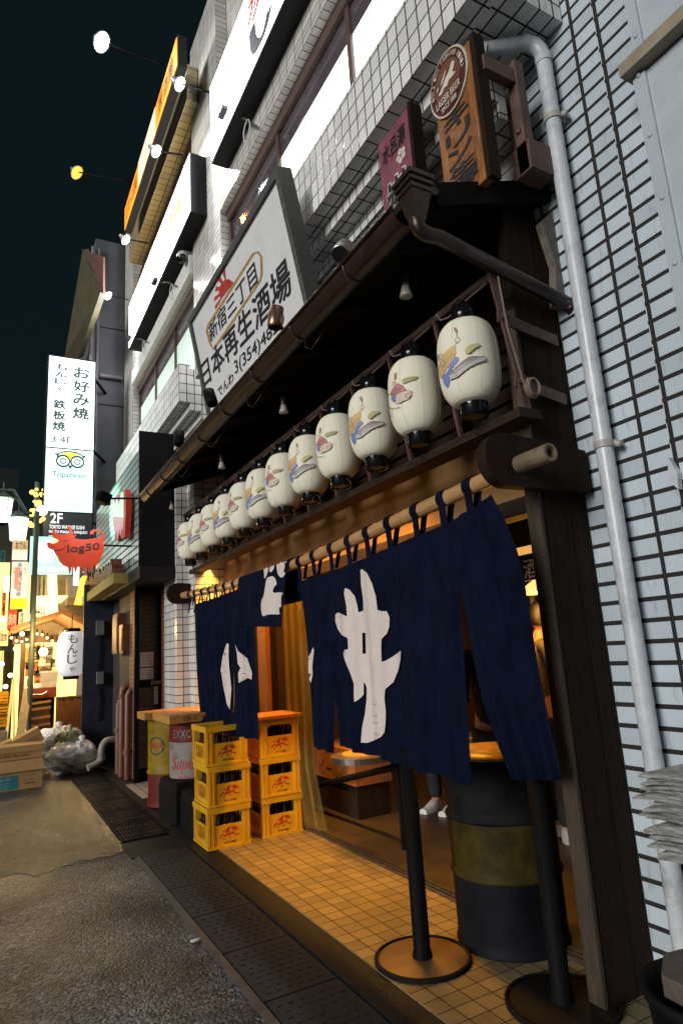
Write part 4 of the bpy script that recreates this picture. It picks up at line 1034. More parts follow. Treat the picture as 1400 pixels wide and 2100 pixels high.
MEN = ['cream paper menu strip hanging beside the pendant lamp', 'second cream paper menu strip by the pendant lamp', 'third cream paper menu strip by the pendant lamp']
for k, (u,v) in enumerate([(1094,1228),(1104,1232),(1112,1238)]):
    p = W(u,v,x=4.6); t = thing('menu_strip', MEN[k], 'menu strip', p, 'paper menu strips inside the shop')
    MB().box(4.60,4.604,p.y-.05,p.y+.05,p.z-.16,p.z+.16).build('paper', M('menu_paper_%d'%k, (.62,.5,.3), .8, bump=0), t)
    vtext(MB(), ['もつ焼','煮込み','生ビル'][k], [V((4.597,p.y+.03,p.z-.14)),V((4.597,p.y-.03,p.z-.14)),V((4.597,p.y-.03,p.z+.14)),V((4.597,p.y+.03,p.z+.14))], .002, .02).build('lettering', ink, t)
# sliding doors at the far end, post, clear vinyl
t = thing('sliding_door', 'dark framed sliding glass doors half hidden behind the far curtain', 'door', (2.66,6.9,0))
f = MB()
for y in (6.35,6.78,6.86,7.85): f.box(2.64,2.68,y,y+.07,.06,2.27)
for z in (.06,.75,2.2): f.box(2.642,2.678,6.42,6.78,z,z+.07); f.box(2.642,2.678,6.93,7.85,z,z+.07)
f.build('frame', wood_dark, t)
MB().box(2.655,2.662,6.42,6.78,.13,2.2).box(2.655,2.662,6.93,7.85,.13,2.2).build('pane', dglass, t)
py_ = W(531,1400,x=2.60).y; py2_ = W(547,1400,x=2.60).y
tag(MB().box(2.60,2.70,py2_,py_,.04,2.28).build('door_post', M('orange_lit_post', (.30,.12,.04), .5, var=.3, stretch=(9,9,.8), scale=5, bump=.2)), 'reddish wooden post between the far curtain and the dark doors', 'post')
VY0 = W(584,1400,x=2.55).y; VY1 = W(632,1400,x=2.55).y
vs = []; fs = []
for j in range(13):
    for i in range(41):
        s = i/40; y = VY0+(VY1-VY0)*s; z = 2.28 - 2.22*j/12
        vs.append((2.55+.03*math.sin(s*21)+.012*math.sin(s*47+j*.2)+(.10*s if j > 9 else .0)*(j-9)/3, y, z))
for j in range(12):
    for i in range(40): fs.append((j*41+i,j*41+i+1,(j+1)*41+i+1,(j+1)*41+i))
tag(MB().add(vs,fs,True).build('vinyl_sheet', vinyl), 'clear yellowish vinyl sheet hanging in folds behind the right crate stack', 'vinyl sheet')
tc_ = W(738,1547,z=.76); tl_ = W(677,1547,z=.76); tr_ = abs(tc_.x*tl_.y-tc_.y*tl_.x)/math.hypot(tl_.x,tl_.y)
t = thing('narrow_counter', 'round ended steel edged counter with a wooden mat, its tip showing under the curtain hem', 'counter', (tc_.x,tc_.y,0))
out_ = [(tc_.x+math.cos(R(90+180*k_/18))*tr_, tc_.y+math.sin(R(90+180*k_/18))*tr_) for k_ in range(19)] + [(tc_.x+1.5,tc_.y-tr_),(tc_.x+1.5,tc_.y+tr_)]
MB().prism([V((x,y,.715)) for x,y in out_], (0,0,.045)).build('counter_top', M('dull_steel', (.16,.15,.14), .35, metal=.8, var=.2, bump=.05), t)
MB().prism([V((tc_.x+(x-tc_.x)*.72+.03,tc_.y+(y-tc_.y)*.72,.7605)) for x,y in out_], (0,0,.012)).build('mat', wood_table, t)
for y in (tc_.y-tr_*.6, tc_.y+tr_*.6): MB().tube([(tc_.x+1.35,y,.03),(tc_.x+1.35,y,.715)], .02, 10).build('leg', iron_black, t)
a, b_ = W(645,1612,x=2.95), W(815,1572,x=2.95)
t = thing('foot_rail', 'dark tubular foot rail along the low bench inside the shop', 'rail', (2.95,a.y,0))
MB().tube([a,b_], .028, 12).build('tube', iron_black, t)
MB().tube([a,V((a.x,a.y,.03))], .02, 8).build('leg', iron_black, t)
MB().tube([b_,V((b_.x,b_.y,.03))], .02, 8).build('leg', iron_black, t)
p = W(682,1565,x=3.1)
t = thing('wooden_box', 'reddish cardboard box with faint printing on the shop floor behind the crates', 'box', (3.3,p.y,0))
MB().box(3.1,3.5,p.y-.45,p.y+.45,p.z-.16,p.z+.16).build('carton', M('red_brown_carton', (.26,.10,.035), .8, var=.2), t)
MB().box(3.12,3.48,p.y-.43,p.y+.43,.03,p.z-.161).build('plinth', wood_dark, t)
text(MB(), 'ビール樽', [V((3.098,p.y+.3,p.z-.12)),V((3.098,p.y-.3,p.z-.12)),V((3.098,p.y-.3,p.z+.02)),V((3.098,p.y+.3,p.z+.02))], .002, .02).build('lettering', card_dk, t)

# ------------------------------------------------------------------ standing tables, drum table
base_shaded = M('shaded_cast_base', (.010,.009,.008), .6, var=.3, bump=.1, spec=.1)  # same base in shadow: the shade is put into the colour
def pedestal(c, label, bm_=None):
    t = thing('pedestal_table', label, 'table', (c[0],c[1],.03), 'pedestal tables behind the curtain')
    x, y = c
    MB().lathe([(0,.046),(.215,.046),(.235,.040),(.24,.031),(.0,.031)], (x,y,0), 48).build('base', bm_ or M('worn_bronze_base', (.15,.095,.05), .45, metal=.35, var=.3, scale=6, bump=.1), t)
    MB().lathe([(.245,.031),(.247,.048),(.232,.052),(.231,.046)], (x,y,0), 48).build('base_rim', black_rub, t)
    MB().lathe([(.052,.046),(.048,.07),(.043,.075),(.043,1.06),(.0,1.065)], (x,y,0), 20).build('pillar', iron_black, t)
    return t
pedestal((2.02,3.05), 'black pedestal with a round bronze base standing on the lit tiles')
pedestal((2.27,2.36), 'black pedestal in front of the oil drum, its shaded base cut by the photo bottom', base_shaded)
def drum(c, r, h, bands, label, cat='oil drum', z0=.03, texts=()):
    t = thing('oil_drum', label, cat, (c[0],c[1],z0))
    prev = 0
    for i, (f, m) in enumerate(bands):
        a, b = prev, f*h
        pr = []
        n = 10
        for k in range(n+1):
            z = a+(b-a)*k/n
            pr.append((r, z0+z))
        if i == 0: pr = [(r+.008,z0),(r+.010,z0+.012),(r+.002,z0+.024)] + pr[2:]
        else: pr = [(r,z0+a),(r+.013,z0+a+.010),(r+.013,z0+a+.020),(r,z0+a+.032)] + pr[2:]
        if i == len(bands)-1: pr = pr[:-1] + [(r+.002,z0+h-.02),(r+.010,z0+h-.008),(r+.006,z0+h),(r-.01,z0+h),(r-.012,z0+h-.012),(0,z0+h-.012)]
        MB().lathe(pr, (c[0],c[1],0), 48).build('band', m, t)
        prev = f*h
    return t
dr_blk = M('drum_black', (.009,.0095,.010), .6, var=.5, scale=6, bump=.12, dirt=.4, dcol=(.004,.004,.004), spec=.06)
dr_yel = M('drum_worn_yellow', (.034,.025,.004), .6, spec=.12, var=.7, scale=6, bump=.15, dirt=.9, dcol=(.008,.007,.004))
dr_blue = M('drum_dark_blue', (.006,.0065,.009), .6, spec=.1, var=.5, scale=6, bump=.12, dirt=.5, dcol=(.004,.004,.004))
t = drum((2.56,2.97), .29, .94, [(.36,dr_blue),(.66,dr_yel),(1,dr_blk)], 'big dark oil drum with a worn yellow band used as a table')
MB().lathe([(0,.985),(.30,.985),(.30,.971)], (2.56,2.97,0), 40).build('table_top', M('gold_lit_top', (.40,.24,.07), .35, var=.5, scale=12, bump=.1, dirt=.5), t)

# small drums by the crates
red_d = M('drum_red', (.13,.014,.011), .55, var=.4, dirt=.7, spec=.2); yel_d = M('drum_yellow', (.22,.145,.008), .5, var=.35, dirt=.7, spec=.2); wht_d = M('drum_white', (.22,.20,.175), .5, var=.25, dirt=.75, spec=.2)
cB = W(408,1500,z=.90); cB = (cB.x+.02, cB.y+.15); 
drA = drum((1.93,7.75), .27, .93, [(.36,red_d),(1,yel_d)], 'yellow oil drum with a red base and oval badge beside the red and white drum')
tB = drum((2.02,7.12), .27, .93, [(.36,red_d),(.78,wht_d),(1,red_d)], 'red and white oil drum with red script behind the left crate stack')
def on_cyl(c, r, th0, th1, z0, z1, e=.002):
    return lambda s, tt: V((c[0]+math.cos(th0+(th1-th0)*s)*(r+e), c[1]+math.sin(th0+(th1-th0)*s)*(r+e), z0+(z1-z0)*tt))
def cyl_text(body, fn, bold, nm, m, par, shear=0):
    vs, fs = glyphs(body); MB().add([fn(x+shear*(y-.5),y) for x,y in vs], fs).build(nm, m, par)
cyl_text('Super', on_cyl((2.02,7.12),.272,R(197),R(262),.45,.62), .03, 'lettering', red_print, tB, .15)
cyl_text('MOTOR OIL', on_cyl((2.02,7.12),.272,R(215),R(255),.40,.425), .02, 'lettering', red_print, tB)
cyl_text('EXXON', on_cyl((2.02,7.12),.272,R(200),R(262),.80,.88), .04, 'lettering', wht_d, tB)
mb = MB(); fnA = on_cyl((1.93,7.75),.272,R(190),R(240),.55,.80)
fill(mb, [stroke(ell(.5,.5,.42,.36,28)+[(.92,.5)],.06)], fnA, .02, .06); mb.build('badge_ring', ink, drA)
cyl_text('PENNZOIL', on_cyl((1.93,7.75),.272,R(196),R(234),.65,.715), .04, 'lettering', red_print, drA)
# their wooden table top and the rubber blocks
tp = thing('plank_table_top', 'thick yellow wooden plank top laid across the two small oil drums', 'table top', (1.95,7.3,.96))
MB().box(1.66,2.34,6.78,7.55,.962,1.045).build('plank', wood_table, tp); MB().box(1.58,2.28,7.58,7.98,.962,1.035).build('plank', wood_table, tp)
text(MB(), 'さくら No.2', [V((1.80,6.778,.98)),V((2.28,6.778,.98)),V((2.28,6.778,1.03)),V((1.80,6.778,1.03))], .002, .01).build('lettering', card_dk, tp)
def block(x0,x1,y0,y1,h,label):
    c = .05
    a = [(x0+c,y0),(x1-c,y0),(x1,y0+c),(x1,y1-c),(x1-c,y1),(x0+c,y1),(x0,y1-c),(x0,y0+c)]
    m = MB(); n = 8; k = .9
    cx, cy = (x0+x1)/2, (y0+y1)/2
    lo = [V((x,y,.0)) for x,y in a]; mi = [V((x,y,h*.8)) for x,y in a]; hi = [V((cx+(x-cx)*k, cy+(y-cy)*k, h)) for x,y in a]
    m.add(lo+mi+hi, [tuple(range(16,24))] + [(i,(i+1)%8,(i+1)%8+8,i+8) for i in range(8)] + [(i+8,(i+1)%8+8,(i+1)%8+16,i+16) for i in range(8)])
    return tag(m.build('weight_block', black_rub), label, 'weight', 'black weight blocks by the drums')
block(1.66,1.98,6.72,7.30,.40,'black rubber weight block at the left in front of the red and white drum')
block(1.72,2.0,6.12,6.66,.36,'black rubber weight block tucked behind the left crate stack')

# ------------------------------------------------------------------ yellow bottle crates
CW, CD, CH = .372, .425, .328
def crate(loc, label):
    t = thing('bottle_crate', label, 'crate', loc, 'yellow bottle crates in two stacks')
    x0,y0,z0 = loc; x1,y1,z1 = x0+CW, y0+CD, z0+CH
    m = MB(); th = .022
    P_ = .062
    for (a,b) in ((x0,y0),(x1-P_,y0),(x0,y1-P_),(x1-P_,y1-P_)): m.box(a,a+P_,b,b+P_,z0+.012,z1-.045)
    m.box(x0-.006,x1+.006,y0-.006,y1+.006,z1-.045,z1-.012) if False else None
    # rims
    for z0_, z1_, g in ((z1-.05,z1-.004,.007),(z0,z0+.02,.004)):
        m.box(x0-g,x1+g,y0-g,y0+th,z0_,z1_); m.box(x0-g,x1+g,y1-th,y1+g,z0_,z1_); m.box(x0-g,x0+th,y0+th,y1-th,z0_,z1_); m.box(x1-th,x1+g,y0+th,y1-th,z0_,z1_)
    # low panels under the openings, set back a little from the posts
    zt = z0+CH*.55; s = .006
    m.box(x0+P_,x1-P_,y0+s,y0+s+.012,z0+.02,zt); m.box(x0+P_,x1-P_,y1-s-.012,y1-s,z0+.02,zt)
    m.box(x0+s,x0+s+.012,y0+P_,y1-P_,z0+.02,zt); m.box(x1-s-.012,x1-s,y0+P_,y1-P_,z0+.02,zt)
    # rounded upper corners of the openings
    for sx, xx in ((1,x0+P_),(-1,x1-P_)):
        m.prism([V((xx,y0+s,z1-.051)),V((xx+sx*.04,y0+s,z1-.051)),V((xx+sx*.014,y0+s,z1-.064)),V((xx,y0+s,z1-.095))], (0,.014,0))
        m.prism([V((xx,y1-s-.014,z1-.051)),V((xx+sx*.04,y1-s-.014,z1-.051)),V((xx+sx*.014,y1-s-.014,z1-.064)),V((xx,y1-s-.014,z1-.095))], (0,.014,0))
    # ribs on the corner posts
    for xx in (x0+.012,x0+.045,x1-.049,x1-.016): m.box(xx,xx+.004,y0-.004,y0+.001,z0+.02,z1-.05)
    for yy in (y0+.012,y0+.045,y1-.049,y1-.016): m.box(x0-.004,x0+.001,yy,yy+.004,z0+.02,z1-.05)
    m.box(x0+.018,x1-.018,y0+.018,y1-.018,z0+.004,z0+.016)
    m.build('shell', crate_yel, t)
    b = MB()
    for i in range(4):
        for j in range(5): b.lathe([(.030,.02),(.031,.15),(.012,.21),(.012,.245),(.0,.247)], (x0+.06+i*.084, y0+.055+j*.079, z0), 10)
    build_each(b, 'bottle', crate_in, t)
    e = MB(); q = [V((x0+P_+.03,y0+s,z0+.06)),V((x1-P_-.03,y0+s,z0+.06)),V((x1-P_-.03,y0+s,z0+.165)),V((x0+P_+.03,y0+s,z0+.165))]
    def cf(a,b): return bil(q, a, b)+V((0,-.0015,0))
    D = [[(.30,.62),(.38,.85),(.52,.97),(.60,.95),(.52,.82),(.48,.66),(.56,.60),(.44,.52),(.34,.50)], [(.58,.78),(.66,.95),(.78,.92),(.90,.74),(.93,.60),(.84,.66),(.76,.60),(.68,.66)],
         [(.02,.20),(.10,.40),(.22,.50),(.30,.48),(.22,.38),(.12,.28),(.06,.10)], [(.22,.30),(.36,.46),(.52,.48),(.66,.56),(.78,.50),(.70,.40),(.56,.40),(.50,.28),(.40,.34),(.30,.22)],
         [(.62,.34),(.72,.38),(.84,.30),(.96,.34),(.98,.26),(.84,.20),(.74,.28)], [(.50,.22),(.58,.26),(.56,.12),(.46,.04),(.50,.14)], [(.12,.62),(.22,.72),(.34,.74),(.26,.64)], [(.20,.14),(.28,.22),(.24,.06),(.16,.02)]]
    for pl in D: fill(e, [smooth_poly(pl,1)], cf, .04, .3)
    e.build('red_emblem', red_print, t)
    q2 = [V((x0+.14,y0+s,z0+.032)),V((x1-.13,y0+s,z0+.032)),V((x1-.13,y0+s,z0+.052)),V((x0+.14,y0+s,z0+.052))]
    text(MB(), 'キリン20本', q2, .0015, .02).build('lettering', M('crate_ink', (.16,.05,.02), .6, bump=0), t)
    q3 = [V((x0+s,y1-.11,z0+.06)),V((x0+s,y0+.11,z0+.06)),V((x0+s,y0+.11,z0+.16)),V((x0+s,y1-.11,z0+.16))]
    text(MB(), 'KIRIN', q3, .0015, .04).build('side_lettering', M('crate_orange_ink', (.5,.16,.01), .6, bump=0), t)
    return t
c0 = crate((1.69,5.62,.03), 'bottom yellow bottle crate of the left stack, nearest the street')
CL = ['middle yellow bottle crate of the left stack nearest the street', 'top yellow bottle crate of the left stack, partly under the curtain', 'bottom yellow bottle crate of the right stack by the vinyl sheet', 'middle yellow bottle crate of the right stack by the vinyl sheet', 'top yellow bottle crate of the right stack, below the plank lid']
dup(c0, (.012,.0,CH+.001), CL[0], rot=.0); dup(c0, (.0,.008,2*CH+.002), CL[1])
dup(c0, (.50,.02,0), CL[2]); dup(c0, (.497,.012,CH+.001), CL[3]); dup(c0, (.505,.022,2*CH+.002), CL[4])
tag(MB().box(2.16,2.60,5.60,6.08,1.018,1.045).build('wooden_board', wood_plank), 'dark wooden board lying on top of the right crate stack', 'board')

# ------------------------------------------------------------------ newspapers and pail at the lower right
t = thing('plastic_pail', 'black pail with a pinkish stone lid at the lower right corner', 'pail', (1.9,1.42,0))
pc = V((1.98,1.40,0))
MB().lathe([(.15,0),(.16,.01),(.205,.50),(.215,.50),(.218,.53),(.20,.53),(.195,.48),(.0,.46)], pc, 36).build('bucket', black_rub, t)
MB().prism([V((pc.x+math.cos(R(a))*.17, pc.y+math.sin(R(a))*.155, .52)) for a in (10,55,100,150,200,250,300,340)], (0,0,.06)).build('stone_lid', stone, t)
t = thing('newspaper_bundle', 'out of focus stack of folded newspapers over a hanging sheet at the right edge', 'newspapers', (1.62,1.15,.6))
m = MB(); m2 = MB()
nc = V((1.66,1.10,1.02))
zc_ = nc.z
for k in range(24):
    th = random.uniform(.006,.0135); dx = random.uniform(-.022,.016); dy = random.uniform(-.025,.025); tw_ = random.uniform(-.12,.12); sag = .010+.004*math.sin(k)
    pl = []
    for i_ in range(7):          # bowed, folded sheet: rounded spine towards the street
        pl.append((i_/6-.5)*.30)
    vs = []
    prof = [(-.10,0),(-.112,th*.25),(-.114,th*.55),(-.106,th*.9),(-.08,th),(.16,th*.9),(.16,0)]
    for yy in pl:
        for px_, pz_ in prof:
            x_ = px_+dx; y_ = yy+dy; ca, sa = math.cos(tw_), math.sin(tw_)
            vs.append(V((nc.x+x_*ca-y_*sa, nc.y+(x_*sa+y_*ca)*.8, zc_+pz_-sag*(yy/.15)**2)))
    n_ = len(prof); m.add(vs, [(a_*n_+b__, a_*n_+(b__+1)%n_, (a_+1)*n_+(b__+1)%n_, (a_+1)*n_+b__) for a_ in range(6) for b__ in range(n_)] + [tuple(range(n_))[::-1], tuple(range(6*n_,7*n_))], False)
    zc_ += th*.93
m.build('folded_papers', news_edge, t)
m2.hexa([(nc.x-.0,nc.y-.02,.56),(nc.x+.10,nc.y-.02,.56),(nc.x+.10,nc.y+.02,.56),(nc.x,nc.y+.02,.56)],[(nc.x-.06,nc.y-.06,1.01),(nc.x+.14,nc.y-.06,1.01),(nc.x+.14,nc.y+.06,1.01),(nc.x-.06,nc.y+.06,1.01)])
m2.build('hanging_sheet', newsp, t)
MB().lathe([(.12,.0),(.12,.02),(.015,.03),(.015,.56)], (nc.x+.05,nc.y,0), 20).build('stand', iron_black, t)
tag(MB().ball(W(402,1928,z=.012), .022, (1.4,.8,.35), 10, 6, .5).build('litter', newsp), 'crumpled scrap of white paper on the wet asphalt by the drain edge', 'litter')

# ------------------------------------------------------------------ people inside
def skinned(name, verts, edges, radii, mat, parent, sub_=2, root=0):
    me = bpy.data.meshes.new(name); me.from_pydata([tuple(v) for v in verts], edges, []); me.update()
    o = bpy.data.objects.new(name, me); COL.objects.link(o)
    o.modifiers.new('skin','SKIN')
    for i, r in enumerate(radii):
        me.skin_vertices[0].data[i].radius = (r if isinstance(r, tuple) else (r,r)); me.skin_vertices[0].data[i].use_root = (i == root)
    sm = o.modifiers.new('sub','SUBSURF'); sm.levels = sub_; sm.render_levels = sub_
    dg = bpy.context.evaluated_depsgraph_get(); dg.update()
    nm = bpy.data.meshes.new_from_object(o.evaluated_get(dg))
    bpy.data.objects.remove(o)
    for p in nm.polygons: p.use_smooth = True
    nm.materials.clear(); nm.materials.append(mat)
    o2 = bpy.data.objects.new(name, nm); COL.objects.link(o2); attach(o2, parent); return o2
def person(base, face_dir, label, top_mat, h=1.80, reach=.3):
    b = V(base); f = V((face_dir[0],face_dir[1],0)).normalized(); r = V((f.y,-f.x,0)); k = h/1.75
    def P(fw, rt_, z): return b + f*fw*k + r*rt_*k + V((0,0,z*k))
    t = thing('person', label, 'person', b, 'people standing in the shop')
    # bare body: head, neck, hands stay visible; one continuous surface
    vs = [P(0,0,.95),P(0,0,1.12),P(.0,0,1.30),P(-.01,0,1.42),P(0,0,1.50),P(.015,0,1.56)]
    rad = [(.15,.11),(.14,.10),(.16,.11),(.10,.075),.052,.05]
    ed = [(0,1),(1,2),(2,3),(3,4),(4,5)]
    for s in (-1,1):
        n = len(vs)
        vs += [P(0,.17*s,1.40),P(.02,.22*s,1.14),P(reach,.17*s,1.08),P(reach+.07,.155*s,1.09)]
        rad += [.055,.045,.034,.03]; ed += [(3,n),(n,n+1),(n+1,n+2),(n+2,n+3)]
        n = len(vs); vs += [P(0,.09*s,.88),P(.02,.10*s,.50),P(-.02,.10*s,.10),P(.10,.11*s,.04)]
        rad += [.085,.058,.042,.035]; ed += [(0,n),(n,n+1),(n+1,n+2),(n+2,n+3)]
    skinned('body', vs, ed, rad, skin_m, t, 2)
    # head with features
    hc = P(.03,0,1.635)
    hv = MB(); n, m_ = 28, 20
    pts = []; fs = []
    for i in range(m_+1):
        a = math.pi*i/m_
        for j in range(n):
            q = 2*math.pi*j/n; sx, cz = math.sin(a), -math.cos(a)
            fx, fy = math.cos(q)*sx, math.sin(q)*sx
            lx, ly, lz = fx*.098, fy*.076, cz*.118
            if cz < -.1: w_ = 1+.42*(cz+.1); ly *= max(.55,w_); lx *= (1.0 if fx > 0 else max(.5,w_))      # jaw
            if fx > .0:
                g = lambda cy, cz_, s1, s2: math.exp(-((fy-cy)/s1)**2-((cz-cz_)/s2)**2)
                lx += .026*g(0,-.18,.15,.16) + .012*g(0,-.02,.10,.25) - .010*g(.33,.05,.18,.12) - .010*g(-.33,.05,.18,.12) + .010*g(0,-.50,.30,.09) + .008*g(0,-.82,.25,.15) + .006*g(0,.22,.7,.1) - .005*g(0,-.42,.3,.05)
            pts.append(hc + f*lx*k + r*ly*k + V((0,0,lz*k)))
    for i in range(m_):
        for j in range(n): fs.append((i*n+j,i*n+(j+1)%n,(i+1)*n+(j+1)%n,(i+1)*n+j))
    hv.add(pts, fs, True)
    for s in (-1,1): hv.ball(hc+r*.077*s*k-f*.005*k+V((0,0,-.01)), .030*k, (.7,.45,1.1), 10, 8)
    hv.build('head', skin_m, t)
    ey = MB()
    for s in (-1,1):
        ey.ball(hc+f*.086*k+r*.030*s*k+V((0,0,.008*k)), .0115*k, (1,1.3,.6), 10, 8)
        ey.bar(hc+f*.093*k+r*.016*s*k+V((0,0,.032*k)), hc+f*.080*k+r*.048*s*k+V((0,0,.030*k)), .007,.006)
    ey.build('eyes', hair_m, t)
    hr = MB(); pts = []; fs = []
    for i in range(13):
        a = math.pi*.5*i/12*1.35
        for j in range(28):
            q = 2*math.pi*j/28; back = -math.cos(q)
            lim = 1.0 if back > -.35 else .48
            a_ = a*lim; jj = 1+random.uniform(-.035,.035)
            pts.append(hc + V((0,0,.012*k)) + (f*math.sin(a_)*math.cos(q)*.106 + r*math.sin(a_)*math.sin(q)*.087 + V((0,0,math.cos(a_)*.124)))*k*jj)
    for i in range(12):
        for j in range(28): fs.append((i*28+j,i*28+(j+1)%28,(i+1)*28+(j+1)%28,(i+1)*28+j))
    hr.add(pts,fs,True).build('hair', hair_m, t)
    # clothes follow the body
    vs = [P(0,0,.86),P(0,0,1.10),P(0,0,1.30),P(-.01,0,1.43),P(0,0,1.485)]; rad = [(.185,.13),(.165,.125),(.185,.13),(.12,.095),(.07,.07)]; ed = [(0,1),(1,2),(2,3),(3,4)]
    for s in (-1,1):
        n = len(vs); vs += [P(0,.18*s,1.395),P(.015,.235*s,1.13),P(reach-.02,.175*s,1.08)]; rad += [.075,.064,.048]; ed += [(3,n),(n,n+1),(n+1,n+2)]
    skinned('jacket', vs, ed, rad, top_mat, t, 2)
    vs = [P(0,0,.96)]; rad = [(.165,.125)]; ed = []
    for s in (-1,1):
        n = len(vs); vs += [P(0,.095*s,.84),P(.02,.10*s,.50),P(-.01,.10*s,.09)]; rad += [.105,.08,.066]; ed += [(0,n),(n,n+1),(n+1,n+2)]
    skinned('trousers', vs, ed, rad, trous, t, 2)
    for s in (-1,1):
        sh = MB(); c_ = P(.055,.105*s,.0)
        pts=[];fs=[]
        for i in range(9):
            u_ = i/8; L_ = -.10+.27*u_; hgt = .095-.055*min(1,max(0,(u_-.3)/.5)); wd = .040+.012*math.sin(u_*3.1); 
            for j in range(10):
                q = math.pi*j/9; pts.append(P(.055+L_, .105*s+math.cos(q)*wd, .012+math.sin(q)**.7*hgt if 0<j<9 else .002))
        for i in range(8):
            for j in range(9): fs.append((i*10+j,i*10+j+1,(i+1)*10+j+1,(i+1)*10+j))
        sh.add(pts,fs,True); sh.add(pts[:10],[tuple(range(10))]); sh.add(pts[-10:],[tuple(range(10))[::-1]]); sh.build('shoe', shoe_m, t)
    # hands: palm, four bent fingers and a thumb, resting forward
    for s in (-1,1):
        w0 = P(reach+.05,.158*s,1.09); hm = [w0, w0+f*.045*k, w0+f*.085*k]; hr_ = [.022,.03,.028]; he = [(0,1),(1,2)]
        o_ = skinned('hand', hm, he, [(a,.014) for a in hr_], skin_m, t, 2)
        fg = MB()
        for i in range(4):
            q0 = w0+f*.085*k+r*(-.027+.018*i)*k; L_ = (.062,.072,.068,.052)[i]*k
            fg.tube([q0-f*.02, q0+f*L_*.4+V((0,0,.004)), q0+f*L_*.8-V((0,0,.010)), q0+f*L_-V((0,0,.028))], [.009,.0085,.0075,.005], 8)
        th = w0+f*.03*k - r*.03*s*k; fg.tube([w0+f*.02*k, th-V((0,0,.004)), th+f*.035*k-r*.012*s*k-V((0,0,.012))], [.011,.0095,.007], 8)
        fg.build('fingers', skin_m, t)
    return t
pA = W(1100,1268,x=4.05)
person((pA.x,pA.y,.03), (.9,-.42), 'young man in profile with dark hair and patterned jacket, beside the end board', shirt_m, 1.84, .26)
person((3.45,3.95,.03), (.5,.86), 'person in a black coat seen from behind through the curtain slit', coat_m, 1.80, .22)
pC = W(905,1664,z=.03)
person((pC.x+.05,pC.y,.03), (-.85,-.3), 'person in dark trousers and white trainers under the curtain hem', coat_m, 1.74, .2)

# ------------------------------------------------------------------ the neighbouring black shop
nb = thing('black_storefront', 'black neighbouring shop front with a tiled hood and green glow', 'shop front', (1.9,10,0))
MB().box(1.70,1.73,8.36,12.4,2.83,4.42).build('hood_face', hood_tile, nb)
MB().box(1.66,2.115,8.30,8.355,2.80,4.62).box(1.735,2.6,8.36,12.4,2.80,4.40).build('hood', M('hood_black', (.009,.009,.0105), .6, var=.2, spec=.15), nb)
MB().box(1.46,1.66,9.0,12.3,2.66,2.80).build('ledge', M('ledge_yellow_lit', (.22,.19,.05), .4, var=.3, dirt=.4), nb)  # yellow light on the fascia is put into its colour
MB().box(1.662,2.2,8.28,12.3,2.64,2.795).build('ledge_back', M('ledge_dark', (.016,.017,.019), .5, spec=.2), nb)
rb = MB()
for k in range(26):
    y = 9.4+k*.11; rb.box(1.50,1.66,y,y+.05,2.805,2.95+.2*random.random())
build_each(rb, 'bottle', M('dark_amber_row', (.16,.06,.03), .25, var=.6, scale=20), nb)
ld = MB()
dq0, dq1 = V((1.83,9.30,.03)), V((2.24,9.48,.03))
f = MB(); f.bar(dq0+V((0,0,.0)), dq0+V((0,0,2.62)), .06,.06,(0,1,0)); f.bar(dq1, dq1+V((0,0,2.62)), .09,.06,(0,1,0)); f.bar(dq0+V((0,0,.08)), dq1+V((0,0,.08)), .05,.16); f.bar(dq0+V((0,0,2.58)), dq1+V((0,0,2.58)), .05,.08)
dr = f.build('door', iron_black, nb)
MB().quad(dq0+V((0,.0,.1)), dq1+V((0,.0,.1)), dq1+V((0,0,2.6)), dq0+V((0,0,2.6))).build('pane', dglass, dr)
dd = (dq1-dq0).normalized(); dn = V((dd.y,-dd.x,0))
def dqd(a0,a1,z0,z1,e=.01): return [dq0+dd*a0+dn*e+V((0,0,z0)), dq0+dd*a1+dn*e+V((0,0,z0)), dq0+dd*a1+dn*e+V((0,0,z1)), dq0+dd*a0+dn*e+V((0,0,z1))]
MB().bar(dq0+dn*.04+V((0,0,1.27)), dq1+dn*.04+V((0,0,1.27)), .02,.09).build('push_bar', iron_black, dr)
text(MB(), 'STAND', dqd(.20,.42,1.25,1.30,.052), .001,.02).build('lettering', cream, dr)
pm = M('notice_paper', (.75,.75,.78), .7, var=.08, bump=0)
NL = ['upper white notice taped to the dark glass door', 'lower white notice taped to the dark glass door', 'small white notice low on the dark glass door']
for i, (a0,a1,z0,z1) in enumerate(((.05,.27,1.50,1.70),(.05,.27,1.33,1.48),(.28,.35,.98,1.22))):
    q = dqd(a0,a1,z0,z1); tt = thing('paper_notice', NL[i], 'notice', q[0], 'notices on the dark glass door')
    MB().hexa([p for p in (q[0],q[1],q[1]-dn*.002,q[0]-dn*.002)], [p for p in (q[3],q[2],q[2]-dn*.002,q[3]-dn*.002)]).build('sheet', pm, tt)
    ln = MB()
    for j in range(4): text(ln, 'お知らせ営業時間', sub(q,.08,.92,.12+.2*j,.22+.2*j), .002)
    ln.build('writing', M('notice_ink_%d'%i,(.2,.2,.22),.7,bump=0), tt)
MB().box(2.20,2.30,8.95,9.5,.03,2.63).build('door_jamb', brick_brown, nb)
MB().box(1.90,2.6,9.52,11.6,.0,2.63).build('wall', M('sooty_wall', (.035,.028,.026), .7, var=.5, scale=4, dirt=.4), nb)
MB().box(1.86,1.90,9.52,9.95,.03,2.63).build('brick_pier', brick_brown, nb)
q = dqd(.405,.435,1.52,1.57,.06)
